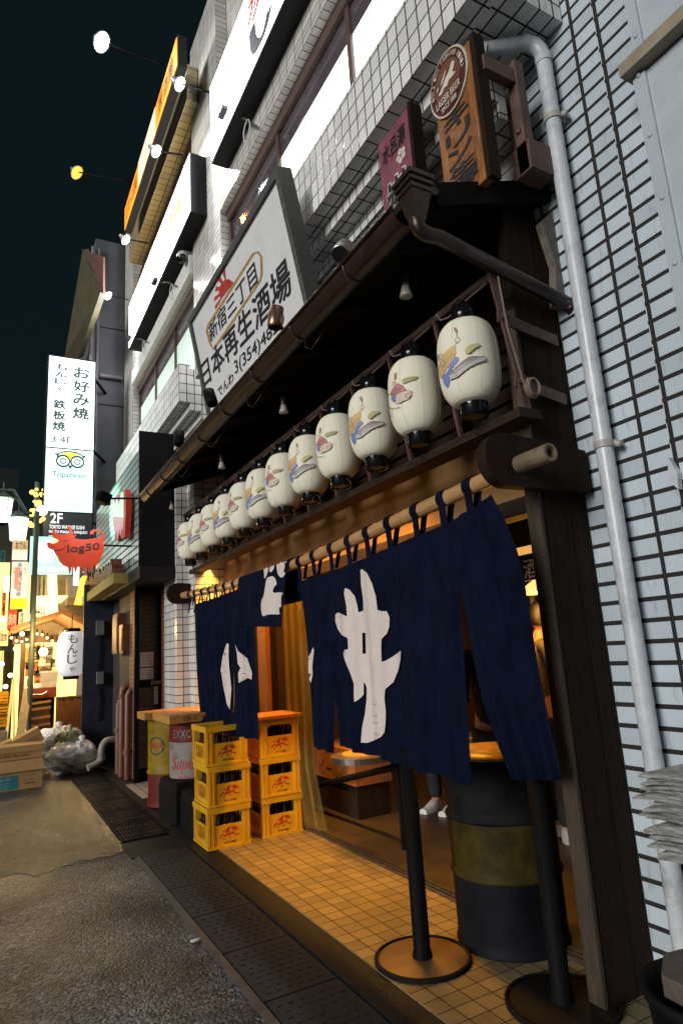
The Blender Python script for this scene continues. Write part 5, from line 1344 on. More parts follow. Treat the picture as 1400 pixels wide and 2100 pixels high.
# pipes and meters on the sooty wall
t = thing('wall_pipes', 'red brown painted pipes running down the sooty wall beside the black shop', 'pipes', (1.8,10.2,0))
pp = MB()
for (x,y,zt,r_) in ((1.80,9.75,1.15,.045),(1.78,10.05,1.20,.055),(1.78,10.35,1.0,.045)): pp.tube([(x,y,.02),(x,y,zt),(x+.04,y,zt+.06),(x+.14,y,zt+.08)], r_, 12)
build_each(pp, 'pipe', brick_pipe, t)
cc = MB()
for (x,y,z) in ((1.80,9.75,.35),(1.78,10.05,.40),(1.78,10.05,1.1),(1.78,10.35,.6)): cc.tube([(x,y,z),(x,y,z+.06)], .066, 12)
build_each(cc, 'collar', brick_pipe, t)
MET = ['larger red brown meter box on the sooty wall above the pipes', 'smaller red brown meter box on the sooty wall nearer the brick pier']
for i, (y0,y1,z0,z1) in enumerate(((10.42,10.85,1.75,2.36),(9.98,10.25,1.74,2.16))):
    t = thing('meter_box', MET[i], 'meter box', (1.85,y0,z0), 'meter boxes on the sooty wall')
    MB().box(1.76,1.899,y0,y1,z0,z1).build('casing', brick_pipe, t); MB().box(1.752,1.759,y0+.03,y1-.03,z0+.04,z1-.04).build('door', M('meter_door_%d'%i,(.17,.06,.035),.45,bump=.05), t)
meter_m = M('dirty_meter_grey', (.16,.16,.16), .5, dirt=.6)
GM = ['upper grey meter on the dark blue metal wall', 'lower grey switch box on the dark blue metal wall']
nw = tag(MB().box(1.42,1.95,11.62,11.7,0,2.95).build('blue_wall', navy_wall), 'narrow dark blue metal wall between the yellow stall and the brown pipes', 'wall')
for i, (u,v,wd,hh) in enumerate(((205,1288,.06,.12),(205,1390,.05,.10))):
    p = W(u,v,y=11.6); t = thing('grey_meter', GM[i], 'meter', p, 'grey boxes on the dark blue wall')
    MB().box(p.x-wd,p.x+wd,11.53,11.62,p.z-hh,p.z+hh).build('casing', meter_m, t); MB().tube([p+V((0,0,-hh)),p+V((.02,0,-hh-.3)),p+V((-.01,0,-hh-.6))], .012, 6).build('cable', iron_black, t)
t = thing('grey_elbow_pipe', 'mottled grey drain elbow bending out of the sooty wall at ground level', 'pipe', W(205,1550,y=10.6))
p0, p1, p2, p3 = W(238,1517,y=10.55), W(205,1512,y=10.5), W(208,1555,y=10.5), W(180,1575,y=10.45)
MB().tube(bez(p0,p1,p2,10)+bez(p2,p2+(p2-p1)*.2,p3,8)[1:], .05, 14).build('pipe', M('mottled_pipe',(.30,.29,.26),.5,var=.3,dirt=.5), t)
MB().tube([p2+V((0,0,.03)),p2-V((0,0,.03))], .06, 14).build('collar', M('mottled_collar',(.26,.25,.23),.5,dirt=.5), t)

# pig head cut-out on the hood and the bull sign
t = thing('drip_sign', 'white and pink dripping cut-out sign with red edges on the black hood', 'sign', W(245,1060,x=1.6))
def hx(pts, x): return [W(u,v,x=x) for u,v in pts]
outl = [(228,1032),(233,1020),(237,1030),(240,1014),(244,1030),(250,1006),(257,1004),(259,1020),(258,1060),(256,1100),(250,1106),(246,1095),(242,1110),(238,1104),(232,1075),(230,1050)]
b0 = hx(outl,1.58); MB().prism(b0, (.07,-.02,.0)).build('backing', M('sign_red_edge',(.45,.03,.015),.4), t)
inn = MB(); fill(inn, [[(229,1033),(233,1023),(237,1033),(240,1018),(244,1034),(249,1010),(254,1008),(254,1062),(231,1060),(230,1050)]], lambda u,v: W(u,v,x=1.575), 2, 3); inn.build('white_part', E_('drip_white', (.6,.9,.75), .35), t)
inn = MB(); fill(inn, [[(231,1061),(254,1063),(252,1090),(250,1080),(248,1098),(245,1084),(242,1106),(240,1088),(237,1098),(233,1078)]], lambda u,v: W(u,v,x=1.575), 2, 3); inn.build('pink_part', E_('drip_pink', (.55,.32,.42), .35), t)
p = W(213,1022,y=8.4)
t = thing('hood_floodlight', 'small black floodlight on an arm in front of the dripping sign, above the bull tail', 'floodlight', p)
MB().obox(p, V((.07,.03,-.02)), V((-.02,.05,.0)), V((.02,.015,.07))).build('lamp_head', iron_black, t); MB().tube([p,V((1.70,p.y+.1,p.z+.05))], .013, 8).build('arm', iron_black, t)
ldb = bpy.data.lights.new('bull_beam','SPOT'); ldb.energy = 24; ldb.color = (1,.88,.74); ldb.spot_size = R(110); ldb.spot_blend = .7; ldb.shadow_soft_size = .04  # second beam, added to brighten the bull sign
lob = bpy.data.objects.new('bull_beam', ldb); COL.objects.link(lob); lob.location = p+V((-.06,-.02,-.09)); lob.rotation_euler = (W(150,1130,y=9.0)-p).to_track_quat('-Z','Y').to_euler(); attach(lob, t)
ldg = bpy.data.lights.new('green_beam','SPOT'); ldg.energy = 260; ldg.color = (.35,1.0,.62); ldg.spot_size = R(74); ldg.spot_blend = .7; ldg.shadow_soft_size = .06
log = bpy.data.objects.new('green_beam', ldg); COL.objects.link(log); log.location = (1.05,10.6,3.7); log.rotation_euler = (V((.8,-.12,.30))).to_track_quat('-Z','Y').to_euler(); attach(log, t)
YB = 9.0
bull = thing('bull_sign', 'red cut-out bull shaped sign reading log50', 'sign', W(155,1130,y=YB))
def zb(pts): return [(x/6.0, 980+y/6.0) for x,y in pts]
body = zb([(582,800),(600,788),(630,800),(660,808),(700,795),(725,770),(700,742),(665,730),(648,700),(652,650),(672,612),(690,618),(680,650),(690,680),(730,695),(790,695),(840,690),(858,660),(858,640),(835,600),(850,590),(880,605),(900,650),(895,690),(905,705),(945,700),(925,725),(915,738),(960,752),(1050,760),(1150,745),(1220,735),(1255,735),(1262,700),(1240,665),(1200,650),(1165,660),(1150,692),(1118,695),(1112,665),(1140,640),(1190,632),(1240,645),(1280,690),(1292,740),(1278,780),(1285,850),(1270,930),(1240,1000),(1195,1060),(1140,1100),(1128,1150),(1108,1170),(1088,1130),(1075,1080),(1055,1110),(1035,1160),(1018,1150),(1012,1095),(955,1085),(945,1145),(930,1150),(918,1090),(885,1090),(872,1165),(860,1175),(848,1100),(790,1075),(740,1020),(715,960),(680,920),(665,880),(615,868),(590,840)])
nB = [W(u,v,y=YB) for u,v in body]
MB().prism(nB, (0,.05,0)).build('cut_out', M('bull_red', (.66,.055,.018), .5, var=.15, bump=.05), bull)
lt = MB(); yb = YB-.004
def zq(pts): return [W(u,v,y=YB-.002) for u,v in zb(pts)]
text(lt, 'log50', zq([(835,950),(1220,905),(1225,800),(835,825)]), .004, .03)
for s in ([(790,770),(805,778),(838,762)], [(640,888),(700,890),(760,885),(795,860),(808,835)], [(608,825),(618,832)], [(630,845),(640,850)], [(655,848),(668,855)]): fill(lt, [zb(stroke(s,9))], lambda u,v: W(u,v,y=YB-.006), .6, 3)
lt.build('lettering', ink, bull)
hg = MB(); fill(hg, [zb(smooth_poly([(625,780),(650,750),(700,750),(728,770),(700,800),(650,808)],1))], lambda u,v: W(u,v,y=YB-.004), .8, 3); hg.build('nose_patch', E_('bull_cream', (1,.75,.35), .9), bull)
MB().tube([W(205,1118,y=YB+.03), V((1.70,YB+.03,W(205,1118,y=YB).z))], .013, 8).build('arm', iron_black, bull)

# ------------------------------------------------------------------ tall lit sign tower
YT = 14.0
tw = thing('sign_tower', 'tall projecting lit sign with handwritten characters above an owl emblem panel', 'sign', W(140,930,y=YT))
Ptl, Ptr, Pbl, Pbr = W(104,729,y=YT), W(193,742,y=YT), W(91,1128,y=YT), W(190,1128,y=YT)
xl, xr = .90, 1.83
zt, zb_ = 8.2, 3.92
def zy(v): return W(148,v,y=YT).z
z1, z2, z3 = zy(921), zy(1051), zy(1135)
zt = zy(736)
MB().box(xl-.03,xr+.03,YT+.012,YT+.35,z3-.04,zt+.04).build('casing', box_dark, tw)
tw_lit = E_('tower_lit_white', (.88,1.0,.98), 1.6)
MB().box(xl,xr,YT,YT+.012,z1+.015,zt).build('lit_face', tw_lit, tw)
MB().box(xl,xr,YT,YT+.012,z2+.015,z1-.015).build('lit_face', E_('tower_lit_white_low', (.62,1.0,.84), 1.15), tw)
MB().box(xl,xr,YT,YT+.012,z3,z2-.015).build('dark_face', M('tower_dark', (.03,.033,.045), .5, bump=0), tw)
q = [V((xl,YT,z1+.015)),V((xr,YT,z1+.015)),V((xr,YT,zt)),V((xl,YT,zt))]
tink = M('tower_ink', (.01,.05,.05), .6, bump=0)
for s_, q_ in (('お好み焼', sub(q,.54,.88,.32,.93)), ('もんじゃ', sub(q,.14,.38,.60,.93)), ('鉄板焼', sub(q,.12,.38,.17,.53))): vtext(MB(), s_, q_, .004, .055, .2).build('lettering', tink, tw)
lt = MB()
text(lt, '3.4F', sub(q,.10,.52,.05,.12), .004, .02); lt.build('lettering', tink, tw)
q = [V((xl,YT,z2+.015)),V((xr,YT,z2+.015)),V((xr,YT,z1-.015)),V((xl,YT,z1-.015))]
lt = MB(); text(lt, 'Tripadvisor', sub(q,.14,.90,.52,.63), .004, .012); lt.build('lettering', M('tower_green_name', (.0,.22,.13), .6, bump=0), tw); lt = MB(); text(lt, "Tokyo's Flagship", sub(q,.14,.58,.665,.70), .004)
for k in range(3): text(lt, 'Shinjuku Sanchome', sub(q,.55,.85,.06+.035*k,.085+.035*k), .004)
lt.build('lettering', M('tower_green', (.0,.22,.13), .6, bump=0), tw)
lt = MB(); text(lt, 'No.1', sub(q,.22,.78,.28,.42), .004, .02); lt.build('lettering', E_('pale_gold', (.95,.9,.55), .9), tw)
def oq(a,b,e=.004): return bil(q,a,b)+V((0,-e,0))
asp = (xr-xl)/(z1-z2)
lt = MB()
for cx in (.36,.66):
    fill(lt, [stroke(ell(cx,.805,.135,.135*asp,28)+[(cx+.135,.805)],.03)], oq, .012, .05); fill(lt, [stroke(ell(cx,.805,.06,.06*asp,20)+[(cx+.06,.805)],.018)], oq, .01, .05)
fill(lt, [[(.46,.74),(.56,.74),(.51,.68)]], oq, .01,.05); fill(lt, [[(.17,.93),(.27,.91),(.25,.86)]], oq,.01,.05); fill(lt, [[(.85,.93),(.76,.91),(.78,.86)]], oq,.01,.05)
fill(lt, [stroke([(.22,.90),(.36,.955),(.51,.965),(.66,.955),(.80,.90)],.02)], oq, .008,.04)
lt.build('owl_emblem', tink, tw)
lt = MB(); fill(lt, [smooth_poly([(.30,.935),(.51,.955),(.72,.935),(.62,.90),(.51,.80),(.40,.90)],1)], lambda a,b: oq(a,b,.003), .01,.05); lt.build('owl_brow', E_('owl_yellow', (1,.8,.05), .9), tw)
q = [V((xl,YT,z3)),V((xr,YT,z3)),V((xr,YT,z2-.015)),V((xl,YT,z2-.015))]
lt = MB(); text(lt, '2F', sub(q,.14,.38,.74,.98), .004, .05)
for k, s_ in enumerate(('TOKYO WAGASE SUSHI','MAETO IMAGATA SHINJUKU','RESTAURANT')): text(lt, s_, sub(q,.12,(.84,.90,.5)[k],.60-.13*k,.69-.13*k), .004, .03)
lt.build('lettering', E_('tower_white_text', (.9,.95,1), .9), tw)
MB().box(xl-.03,xl+.35,YT-.02,YT+.3,z3-.09,z3-.045).build('bottom_trim', wood_table, tw)
for z in (4.6,6.2,7.9): MB().tube([(xr,YT+.2,z),(2.3,YT+1.2,z)], .03, 8).build('stay', iron_black, tw)

# grey building and its roof panel
tb = thing('grey_building', 'tall dark grey rendered building behind the lit sign tower', 'building', (2.4,15.2,0))
MB().box(1.92,4.5,15.0,24,0,12.0).build('wall', grey_wall, tb)
pp = MB()
for x,r_ in ((1.86,.05),(2.0,.04)): pp.tube([(x,14.94,3.5),(x,14.94,11.7)], r_, 10)
pp.tube([(2.05,14.9,8.3),(2.55,14.9,8.3)], .06, 10)
pp.build('pipe', M('building_pipe',(.13,.12,.13),.5), tb)
pb = MB()
for z in (6.9,5.6,4.9): pb.box(1.80,1.95,14.88,14.99,z-.28,z+.25)
build_each(pb, 'junction_box', pvc, tb)
seam = MB(); 
for z in (5.2,7.6,9.6): seam.box(1.92,4.4,14.985,14.999,z,z+.02)
build_each(seam, 'joint', iron_black, tb)
rp = thing('roof_panel', 'olive brown slanted roof panel projecting from the grey building into the sky', 'roof panel', (1.4,15,10))
o4 = [W(170,512,x=1.4),W(206,600,x=1.62),W(160,735,x=1.62),W(133,732,x=1.4)]
MB().prism(o4, (.12,0,.05)).build('panel', olive, rp)
MB().prism([W(168,511,x=1.4),W(212,526,x=1.62),W(212,602,x=1.62),W(204,596,x=1.6),W(196,560,x=1.55)], (.05,.1,.05)).build('edge', M('brown_fascia',(.11,.05,.04),.6), rp)
t = thing('dark_hill_building', 'unlit dark building with faint green windows at the left behind the lamps', 'building', (-6,45,0))
MB().box(-9,1.2,40,50,0,13).build('wall', M('night_wall',(.02,.028,.03),.8), t)
wn = MB()
for i in range(5):
    for j in range(6): wn.box(-6+i*1.4,-5.2+i*1.4,39.96,39.99,3.5+j*1.5,4.4+j*1.5)
build_each(wn, 'window', M('night_window',(.03,.05,.05),.15), t)

# ------------------------------------------------------------------ lit alley on the left
YA = 13.0
def AX(u, v, y=YA): return W(u, v, y=y)
green_metal = M('green_lamp_post', (.05,.07,.055), .5, var=.2)
lp = thing('lamp_post', 'green lamp post with a bracket arm carrying two hexagonal lanterns', 'street lamp', V((AX(67,1500).x,YA,0)))
px = AX(67,1300).x
MB().tube([(px,YA,0),(px,YA,AX(67,1048).z)], .045, 12).build('pole', green_metal, lp)
MB().tube([AX(67,1052),AX(28,1052)], .035, 8).build('arm', green_metal, lp); MB().tube([AX(52,1048),AX(28,1006),AX(-20,1004)], .035, 8).build('arm', green_metal, lp)
lamp_lit = E_('lamp_glass', (.88,1.0,.92), 3.0)
for (u,v,s) in ((38,1086,1.0),(6,1046,1.0)):
    c = AX(u,v); h = .21*s
    MB().lathe([(.13,-h),(.17,h)], c, 6, None, False).lathe([(0,-h),(.13,-h)], c, 6, None, False).build('lantern_glass', lamp_lit, lp)
    MB().lathe([(.0,h+.16),(.04,h+.13),(.12,h+.07),(.25,h+.02),(.24,h)], c, 6, None, False).build('lantern_roof', green_metal, lp)
    m = MB()
    for k in range(6):
        a = 2*math.pi*k/6; m.tube([c+V((math.cos(a)*.133,math.sin(a)*.133,-h)), c+V((math.cos(a)*.173,math.sin(a)*.173,h))], .009, 5)
    m.tube([c+V((0,0,h+.15)),c+V((0,0,h+.32))], .012, 6); m.build('lantern_frame', green_metal, lp)
def board(name, label, cat, u0,v0,u1,v1, y, mat, th=.04, group=None):
    a, b = W(u0,v1,y=y), W(u1,v0,y=y); x0,x1 = min(a.x,b.x),max(a.x,b.x)
    t = thing(name, label, cat, (x0,y,a.z), group)
    o_ = MB().box(x0,x1,y,y+th,a.z,b.z).build('panel', mat, t)
    return t, [V((x0,y,a.z)),V((x1,y,a.z)),V((x1,y,b.z)),V((x0,y,b.z))]
ban_w = E_('lit_banner', (.95,.90,.72), .6)
t, q = board('street_banner', 'white and yellow vertical banner with shopping street characters on the lamp post', 'banner', 21,1152,58,1249, YA-.1, ban_w)
lt = MB(); vtext(lt, '末広通り商店会', sub(q,.33,.66,.26,.98), .004, .01, .05); lt.build('lettering', M('banner_ink',(.06,.10,.04),.7,bump=0), t)
for s_, a_ in (('平和',.08),('安全',.76)): vtext(MB(), s_, sub(q,a_,a_+.16,.74,.88), .004).build('lettering', M('banner_small_ink_'+s_,(.35,.3,.2),.7,bump=0), t)
MB().box(q[0].x,q[1].x,YA-.115,YA-.101,q[0].z,q[0].z+(q[2].z-q[0].z)*.22).build('yellow_foot', E_('banner_yellow',(1,.55,.02),.7), t)
MB().box(q[0].x+.05,q[0].x+.12,YA-.112,YA-.101,q[0].z+.35,q[0].z+.75).build('red_seal', E_('banner_red',(1,.3,.2),.5), t)
t, q = board('lit_signboard', 'small white lit board with dark brush writing above the street banner', 'sign', 25,1108,58,1148, YA-.12, ban_w)
MB().box(q[0].x,q[1].x,YA-.135,YA-.121,(q[0].z+q[2].z)/2,q[2].z).build('brown_half', E_('board_tan',(.75,.5,.25),.5), t)
text(MB(), 'おでん', sub(q,.2,.9,.55,.9), .018,.02).build('lettering', ink, t)
t, q = board('teal_signboard', 'pale teal lit signboard with a white disc behind the bull sign', 'sign', 60,1102,150,1178, YA+.5, E_('teal_lit',(.42,.72,.66),.8))
dsc = MB(); fill(dsc, [ell(.36,.60,.24,.30,30)], lambda a,b: bil(q,a,b)+V((0,-.012,0)), .03,.2); dsc.build('white_disc', E_('disc_white',(1,1,.92),2.2), t)
text(MB(), 'BAR ROOM', sub(q,.12,.85,.08,.18), .012,.03).build('lettering', E_('teal_sign_text',(.95,1,.95),1.2), t)
t, q = board('orange_signboard', 'small orange edged lit sign left of the street banner', 'sign', 7,1181,21,1215, YA+1.2, E_('orange_box',(1,.75,.4),1.8))
t, q = board('red_signboard', 'red lit sign with dark marks low behind the banner', 'sign', 15,1250,36,1290, YA+2, E_('red_box',(1,.09,.02),.6))
text(MB(), '焼肉', sub(q,.1,.9,.2,.8), .006,.03).build('lettering', E_('red_box_text',(1,.6,.3),.8), t)
t, q = board('menu_board', 'tan paper menu board hanging at the left edge by the stall roof', 'sign', 0,1292,18,1325, YA-.4, E_('tan_board',(.85,.6,.28),.6))
text(MB(), '定食', sub(q,.1,.9,.3,.8), .004,.02).build('lettering', ink, t)
# hanging amber lamp cluster
p = AX(76,1035,YA+1)
t = thing('amber_lamp_cluster', 'cluster of amber string lamps wound round the post top', 'lamps', p)
am = MB(); 
for k in range(26): am.ball(p+V((random.uniform(-.12,.14),random.uniform(-.1,.1),random.uniform(-.45,.45))), random.uniform(.03,.055), n=8, m=6)
am.build('bulbs', E_('amber_bulbs',(1,.55,.08),4), t); MB().tube([p+V((0,.1,-2.2)),p+V((0,.1,.5))], .05, 8).build('pole', green_metal, t)
p = AX(87,1047,YA+.6)
t = thing('round_lamp', 'bright round warm lamp beside the dark panel of the sign tower', 'lamp', p); MB().ball(p, .10).build('globe', E_('round_lamp_glow',(1,.85,.5),14), t); MB().tube([p,p+V((0,0,.4))], .015, 6).build('stem', iron_black, t)

# the yellow stall: gabled roof, lit counter, red furniture
ys = 13.4
stall = thing('food_stall', 'brightly lit food stall with a brown gabled roof and reddish wooden counter', 'food stall', (AX(90,1500,ys).x,ys,0))
lit_wall = E_('stall_lit_wall', (1.0,.62,.18), 2.6)  # no lamp: the stall's light on this wall is put into its glow
def sx(u, v=1400, y=ys): return AX(u,v,y).x
gz = AX(120,1262,ys).z; ez = AX(24,1296,ys).z
x0, x1, x2 = sx(22), sx(119), sx(178)
ez2 = gz-.28
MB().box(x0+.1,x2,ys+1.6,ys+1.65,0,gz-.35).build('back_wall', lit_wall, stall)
rf = MB()
rf.hexa([(x0-.05,ys-.35,ez),(x1,ys-.35,gz),(x1,ys+1.7,gz),(x0-.05,ys+1.7,ez)], [(x0-.05,ys-.35,ez+.07),(x1,ys-.35,gz+.07),(x1,ys+1.7,gz+.07),(x0-.05,ys+1.7,ez+.07)])
rf.hexa([(x1+.002,ys-.35,gz),(x2,ys-.35,ez2),(x2,ys+1.7,ez2),(x1+.002,ys+1.7,gz)], [(x1+.002,ys-.35,gz+.10),(x2,ys-.35,ez2+.10),(x2,ys+1.7,ez2+.10),(x1+.002,ys+1.7,gz+.10)])
rf.build('roof', M('stall_roof',(.24,.11,.045),.5,var=.3), stall)
bm = MB(); bz = AX(60,1312,ys).z
bm.box(x0,x2,ys-.05,ys+.05,bz-.07,bz+.07); bm.box(sx(40),sx(50),ys-.06,ys+.06,0,bz-.071); bm.build('beam', M('stall_beam',(.12,.05,.02),.5,var=.3), stall)
shx = MB(); shx.box(sx(66),sx(112),ys+1.2,ys+1.3,AX(80,1256,ys).z,AX(80,1236,ys).z+.25); shx.build('name_board', E_('stall_name',(1,.80,.35),2.2), stall)
text(MB(), '仕込', [V((sx(76),ys+1.19,gz-.02)),V((sx(100),ys+1.19,gz-.02)),V((sx(100),ys+1.19,gz+.28)),V((sx(76),ys+1.19,gz+.28))], .004,.03).build('lettering', ink, stall)
cz = AX(80,1425,ys).z
red_wood = M('red_stained_wood',(.26,.055,.02),.4,var=.35,stretch=(6,6,1),scale=5)
MB().box(sx(55),sx(116),ys-.1,ys+.4,cz-.06,cz+.12).build('counter_top', red_wood, stall)
MB().box(sx(60),sx(114),ys,ys+.35,0,cz-.061).build('counter_front', M('stall_front',(.07,.03,.015),.5), stall)
MB().tube([V((sx(62),ys-.16,cz+.02)),V((sx(85),ys-.16,cz)),V((sx(97),ys-.16,cz+.05))], .02, 8).build('towel_rail', chrome, stall)
sl = MB()
for k in range(11):
    a = sx(116+k*6); sl.box(a,a+.055,ys-.12,ys-.06,.0,AX(150,1432,ys).z-.02*(k%3))
build_each(sl, 'side_slat', M('slat_brown',(.22,.085,.03),.5,var=.5,stretch=(6,6,1),scale=5), stall)
MB().box(sx(116),sx(182),ys-.055,ys-.02,.0,AX(150,1432,ys).z+.05).build('side_board', M('slat_back',(.05,.022,.012),.6), stall)
MB().box(sx(176),sx(183),ys-.14,ys-.06,0,gz+.6).build('post', M('stall_post',(.16,.12,.085),.6,var=.3), stall)
MB().quad((sx(116),ys-.16,AX(150,1429,ys).z),(sx(168),ys-.16,AX(150,1429,ys).z),(sx(168),ys-.16,gz-.3),(sx(116),ys-.16,gz-.3)).build('vinyl_screen', glass('stall_vinyl',(.85,.75,.5),.18,.15), stall)
MB().tube([(sx(95),ys+.9,gz-.6),(sx(95),ys+.9,gz-.25)], .01, 6).build('lamp_cable', iron_black, stall)
MB().ball((sx(95),ys+.9,gz-.65), .08).build('lamp_bulb', E_('stall_bulb',(1,.78,.35),20), stall)
warm_point(stall, (sx(80),ys+.5,gz-.7), 85, .12, (1,.62,.20)); warm_point(stall, (sx(60),ys-.9,gz-.4), 85, .12, (1,.62,.20))
# clutter on the stall
def prop(name, label, cat, fn, group=None):
    t = thing(name, label, cat, (0,0,0), group); fn(t); return t
c = V((sx(102),ys+.1,cz+.12))
prop('white_bucket','square white bucket standing on the red stall counter','bucket', lambda t: (MB().hexa([c+V((-.12,-.1,0)),c+V((.12,-.1,0)),c+V((.12,.1,0)),c+V((-.12,.1,0))],[c+V((-.15,-.13,.26)),c+V((.15,-.13,.26)),c+V((.15,.13,.26)),c+V((-.15,.13,.26))]).build('tub', M('bucket_white',(.6,.57,.5),.5), t), MB().box(c.x-.165,c.x+.165,c.y-.14,c.y+.14,c.z+.261,c.z+.30).build('rim', M('bucket_rim',(.62,.6,.53),.5), t)))
for k in range(9):
    u = 24+k*10.5; v = 1308+8*math.sin(k*.9)
    p = AX(u,v,ys-.25); t = thing('string_bulb', 'small warm bulb on the string of bulbs under the stall roof', 'bulb', p, 'string bulbs under the stall roof')
    MB().ball(p, .024, n=10, m=8).build('glass', E_('string_bulb_%d'%k,(1,.66,.22),5), t); MB().tube([p,p+V((0,0,.09))], .012, 6).build('cap', iron_black, t)
rnd = random.Random(11)
PC = [(.75,.45,.12),(.85,.65,.3),(.45,.12,.04),(.6,.6,.5),(.25,.16,.08),(.7,.25,.05)]
HL = ['tan menu paper pinned high on the stall back wall','cream menu paper beside it on the stall wall','brown poster on the stall back wall','pale notice on the stall back wall','dark framed picture on the stall back wall','red menu strip on the stall back wall',
      'narrow cream strip near the stall corner','broad tan poster low on the stall wall','white slip by the stall lamp','small red card on the stall wall']
for k,(u,v,wd,hh) in enumerate([(72,1340,.10,.20),(84,1338,.08,.14),(66,1372,.12,.14),(100,1345,.09,.20),(92,1375,.14,.10),(78,1392,.07,.16),(58,1350,.05,.22),(105,1388,.10,.16),(62,1400,.06,.08),(110,1360,.05,.1)]):
    p = AX(u,v,ys+1.55); t = thing('wall_paper', HL[k], 'paper', p, 'papers on the stall back wall')
    MB().box(p.x-wd,p.x+wd,ys+1.57,ys+1.585,p.z-hh,p.z+hh).build('sheet', M('stall_paper_%d'%k, PC[k%6], .7, var=.3, bump=0), t)
    vtext(MB(), ['酒','肴','焼鳥','御飯','魚','串焼','冷酒','もつ','生','一品'][k], [V((p.x-wd*.6,ys+1.568,p.z-hh*.8)),V((p.x+wd*.6,ys+1.568,p.z-hh*.8)),V((p.x+wd*.6,ys+1.568,p.z+hh*.8)),V((p.x-wd*.6,ys+1.568,p.z+hh*.8))], .002, .03).build('lettering', ink, t)
for k in range(8):
    u = 58+k*6.2; b0 = V((sx(u),ys+.2+.04*(k%3),cz+.12)) if u > 64 and u < 112 else None
    if b0 is None or abs(b0.x-sx(102)) < .2 or abs(b0.x-sx(78)) < .2: continue
    t = thing('sauce_bottle', 'small dark sauce bottle among the others on the stall counter', 'bottle', b0, 'bottles on the stall counter')
    MB().lathe([(0,0),(.035,0),(.035,.15),(.013,.20),(.013,.25),(0,.25)], b0, 12).build('glass', [crate_in,M('sauce_red',(.3,.03,.01),.3),M('sauce_green',(.03,.09,.03),.2)][k%3], t)
    MB().lathe([(.015,.25),(.015,.275),(0,.275)], b0, 10).build('cap', red_print, t)
c2 = V((sx(78),ys+.1,cz+.12))
prop('covered_bowl','pale round bowl cover on the stall counter','bowl', lambda t: (MB().ball(c2, .17, (1,1,.5)).build('cover', M('bowl_white',(.6,.6,.57),.4), t), MB().lathe([(.18,.0),(.185,.015),(0,.015)], c2, 20).build('plate', M('bowl_plate',(.5,.5,.48),.4), t)))
a, b_ = AX(34,1510,ys-.7), AX(58,1412,ys-.35)
tag(MB().bar(V((a.x,a.y,.0)), b_, .14,.03,(0,1,0)).build('leaning_plank', M('bleached_plank',(.46,.34,.17),.6,var=.3,stretch=(6,6,1))), 'pale plank leaning against the stall counter', 'plank')
# chair-like stack of dark frames in front of the stall
t = thing('folded_bench', 'dark red folded bench with pale rails in front of the stall counter', 'bench', (sx(80),ys-.4,0))
f = MB()
for u in (60,103): f.bar(V((sx(u),ys-.45,0)), V((sx(u)+.02,ys-.3,AX(80,1440,ys).z)), .05,.05)
f.build('frame', iron_black, t)
pr_ = MB()
for v in (1440,1452,1470,1485): pr_.bar(V((sx(60),ys-.42,AX(80,v,ys).z)), V((sx(102),ys-.42,AX(80,v,ys).z+.02)), .02,.04)
build_each(pr_, 'rail', wood_table, t)
MB().box(sx(62),sx(104),ys-.40,ys-.36,.02,AX(80,1480,ys).z).build('seat', red_wood, t)
# crates and tub at the far left
yc = 14.5
for k in range(3):
    z = AX(8,1490-k*22,yc).z; x0_ = sx(-14,1450,yc)
    tt = thing('small_crate', ['yellow plastic crate at the left edge, lowest of three', 'yellow plastic crate at the left edge, middle of three', 'yellow plastic crate at the left edge, top of three'][k], 'crate', (x0_,yc,z), 'yellow crates at the left edge')
    m = MB(); xr_ = sx(17,1450,yc)
    for j in range(4): m.box(x0_,xr_,yc,yc+.012,z+.012+j*.06,z+.05+j*.06); m.box(x0_,x0_+.012,yc+.012,yc+.35,z+.012+j*.06,z+.05+j*.06); m.box(xr_-.012,xr_,yc+.012,yc+.35,z+.012+j*.06,z+.05+j*.06)
    m.box(x0_,xr_,yc+.35,yc+.36,z,z+.25); m.box(x0_,xr_,yc,yc+.35,z,z+.011)
    m.build('shell', M('alley_crate_%d'%k,(.6,.30,.015),.4), tt)
z0 = AX(8,1500,yc).z
tag(MB().box(sx(-16,1450,yc),sx(18,1450,yc),yc-.02,yc+.4,0,z0-.005).build('crate_plinth', M('plinth_grey',(.2,.17,.12),.7)), 'low grey plinth under the yellow crates at the left edge', 'plinth')
t = thing('teal_tub', 'small teal blue tub standing behind the cardboard boxes', 'tub', AX(17,1515,12.5))
p = W(17,1535,y=12.5); MB().lathe([(.09,0),(.105,.40),(.11,.40),(.10,.38),(0,.37)], (p.x,p.y,.0), 20).build('tub', M('teal_plastic',(.03,.22,.27),.4), t); MB().lathe([(.112,.36),(.116,.39),(.112,.41)], (p.x,p.y,0), 20).build('rim', M('teal_rim',(.04,.26,.30),.4), t)
# a-frame and poles
t = thing('a_frame', 'pale yellow folding A-frame stand in the lit alley', 'stand', AX(24,1430,15))
a, b_, c_ = AX(14,1440,15), AX(28,1402,15), AX(34,1440,15)
MB().bar(V((a.x,15,0)), b_+V((0,0,.1)), .05,.05).bar(V((c_.x,15,0)), b_+V((0,0,.1)), .05,.05).build('legs', E_('aframe_lit',(.9,.85,.35),.25), t)
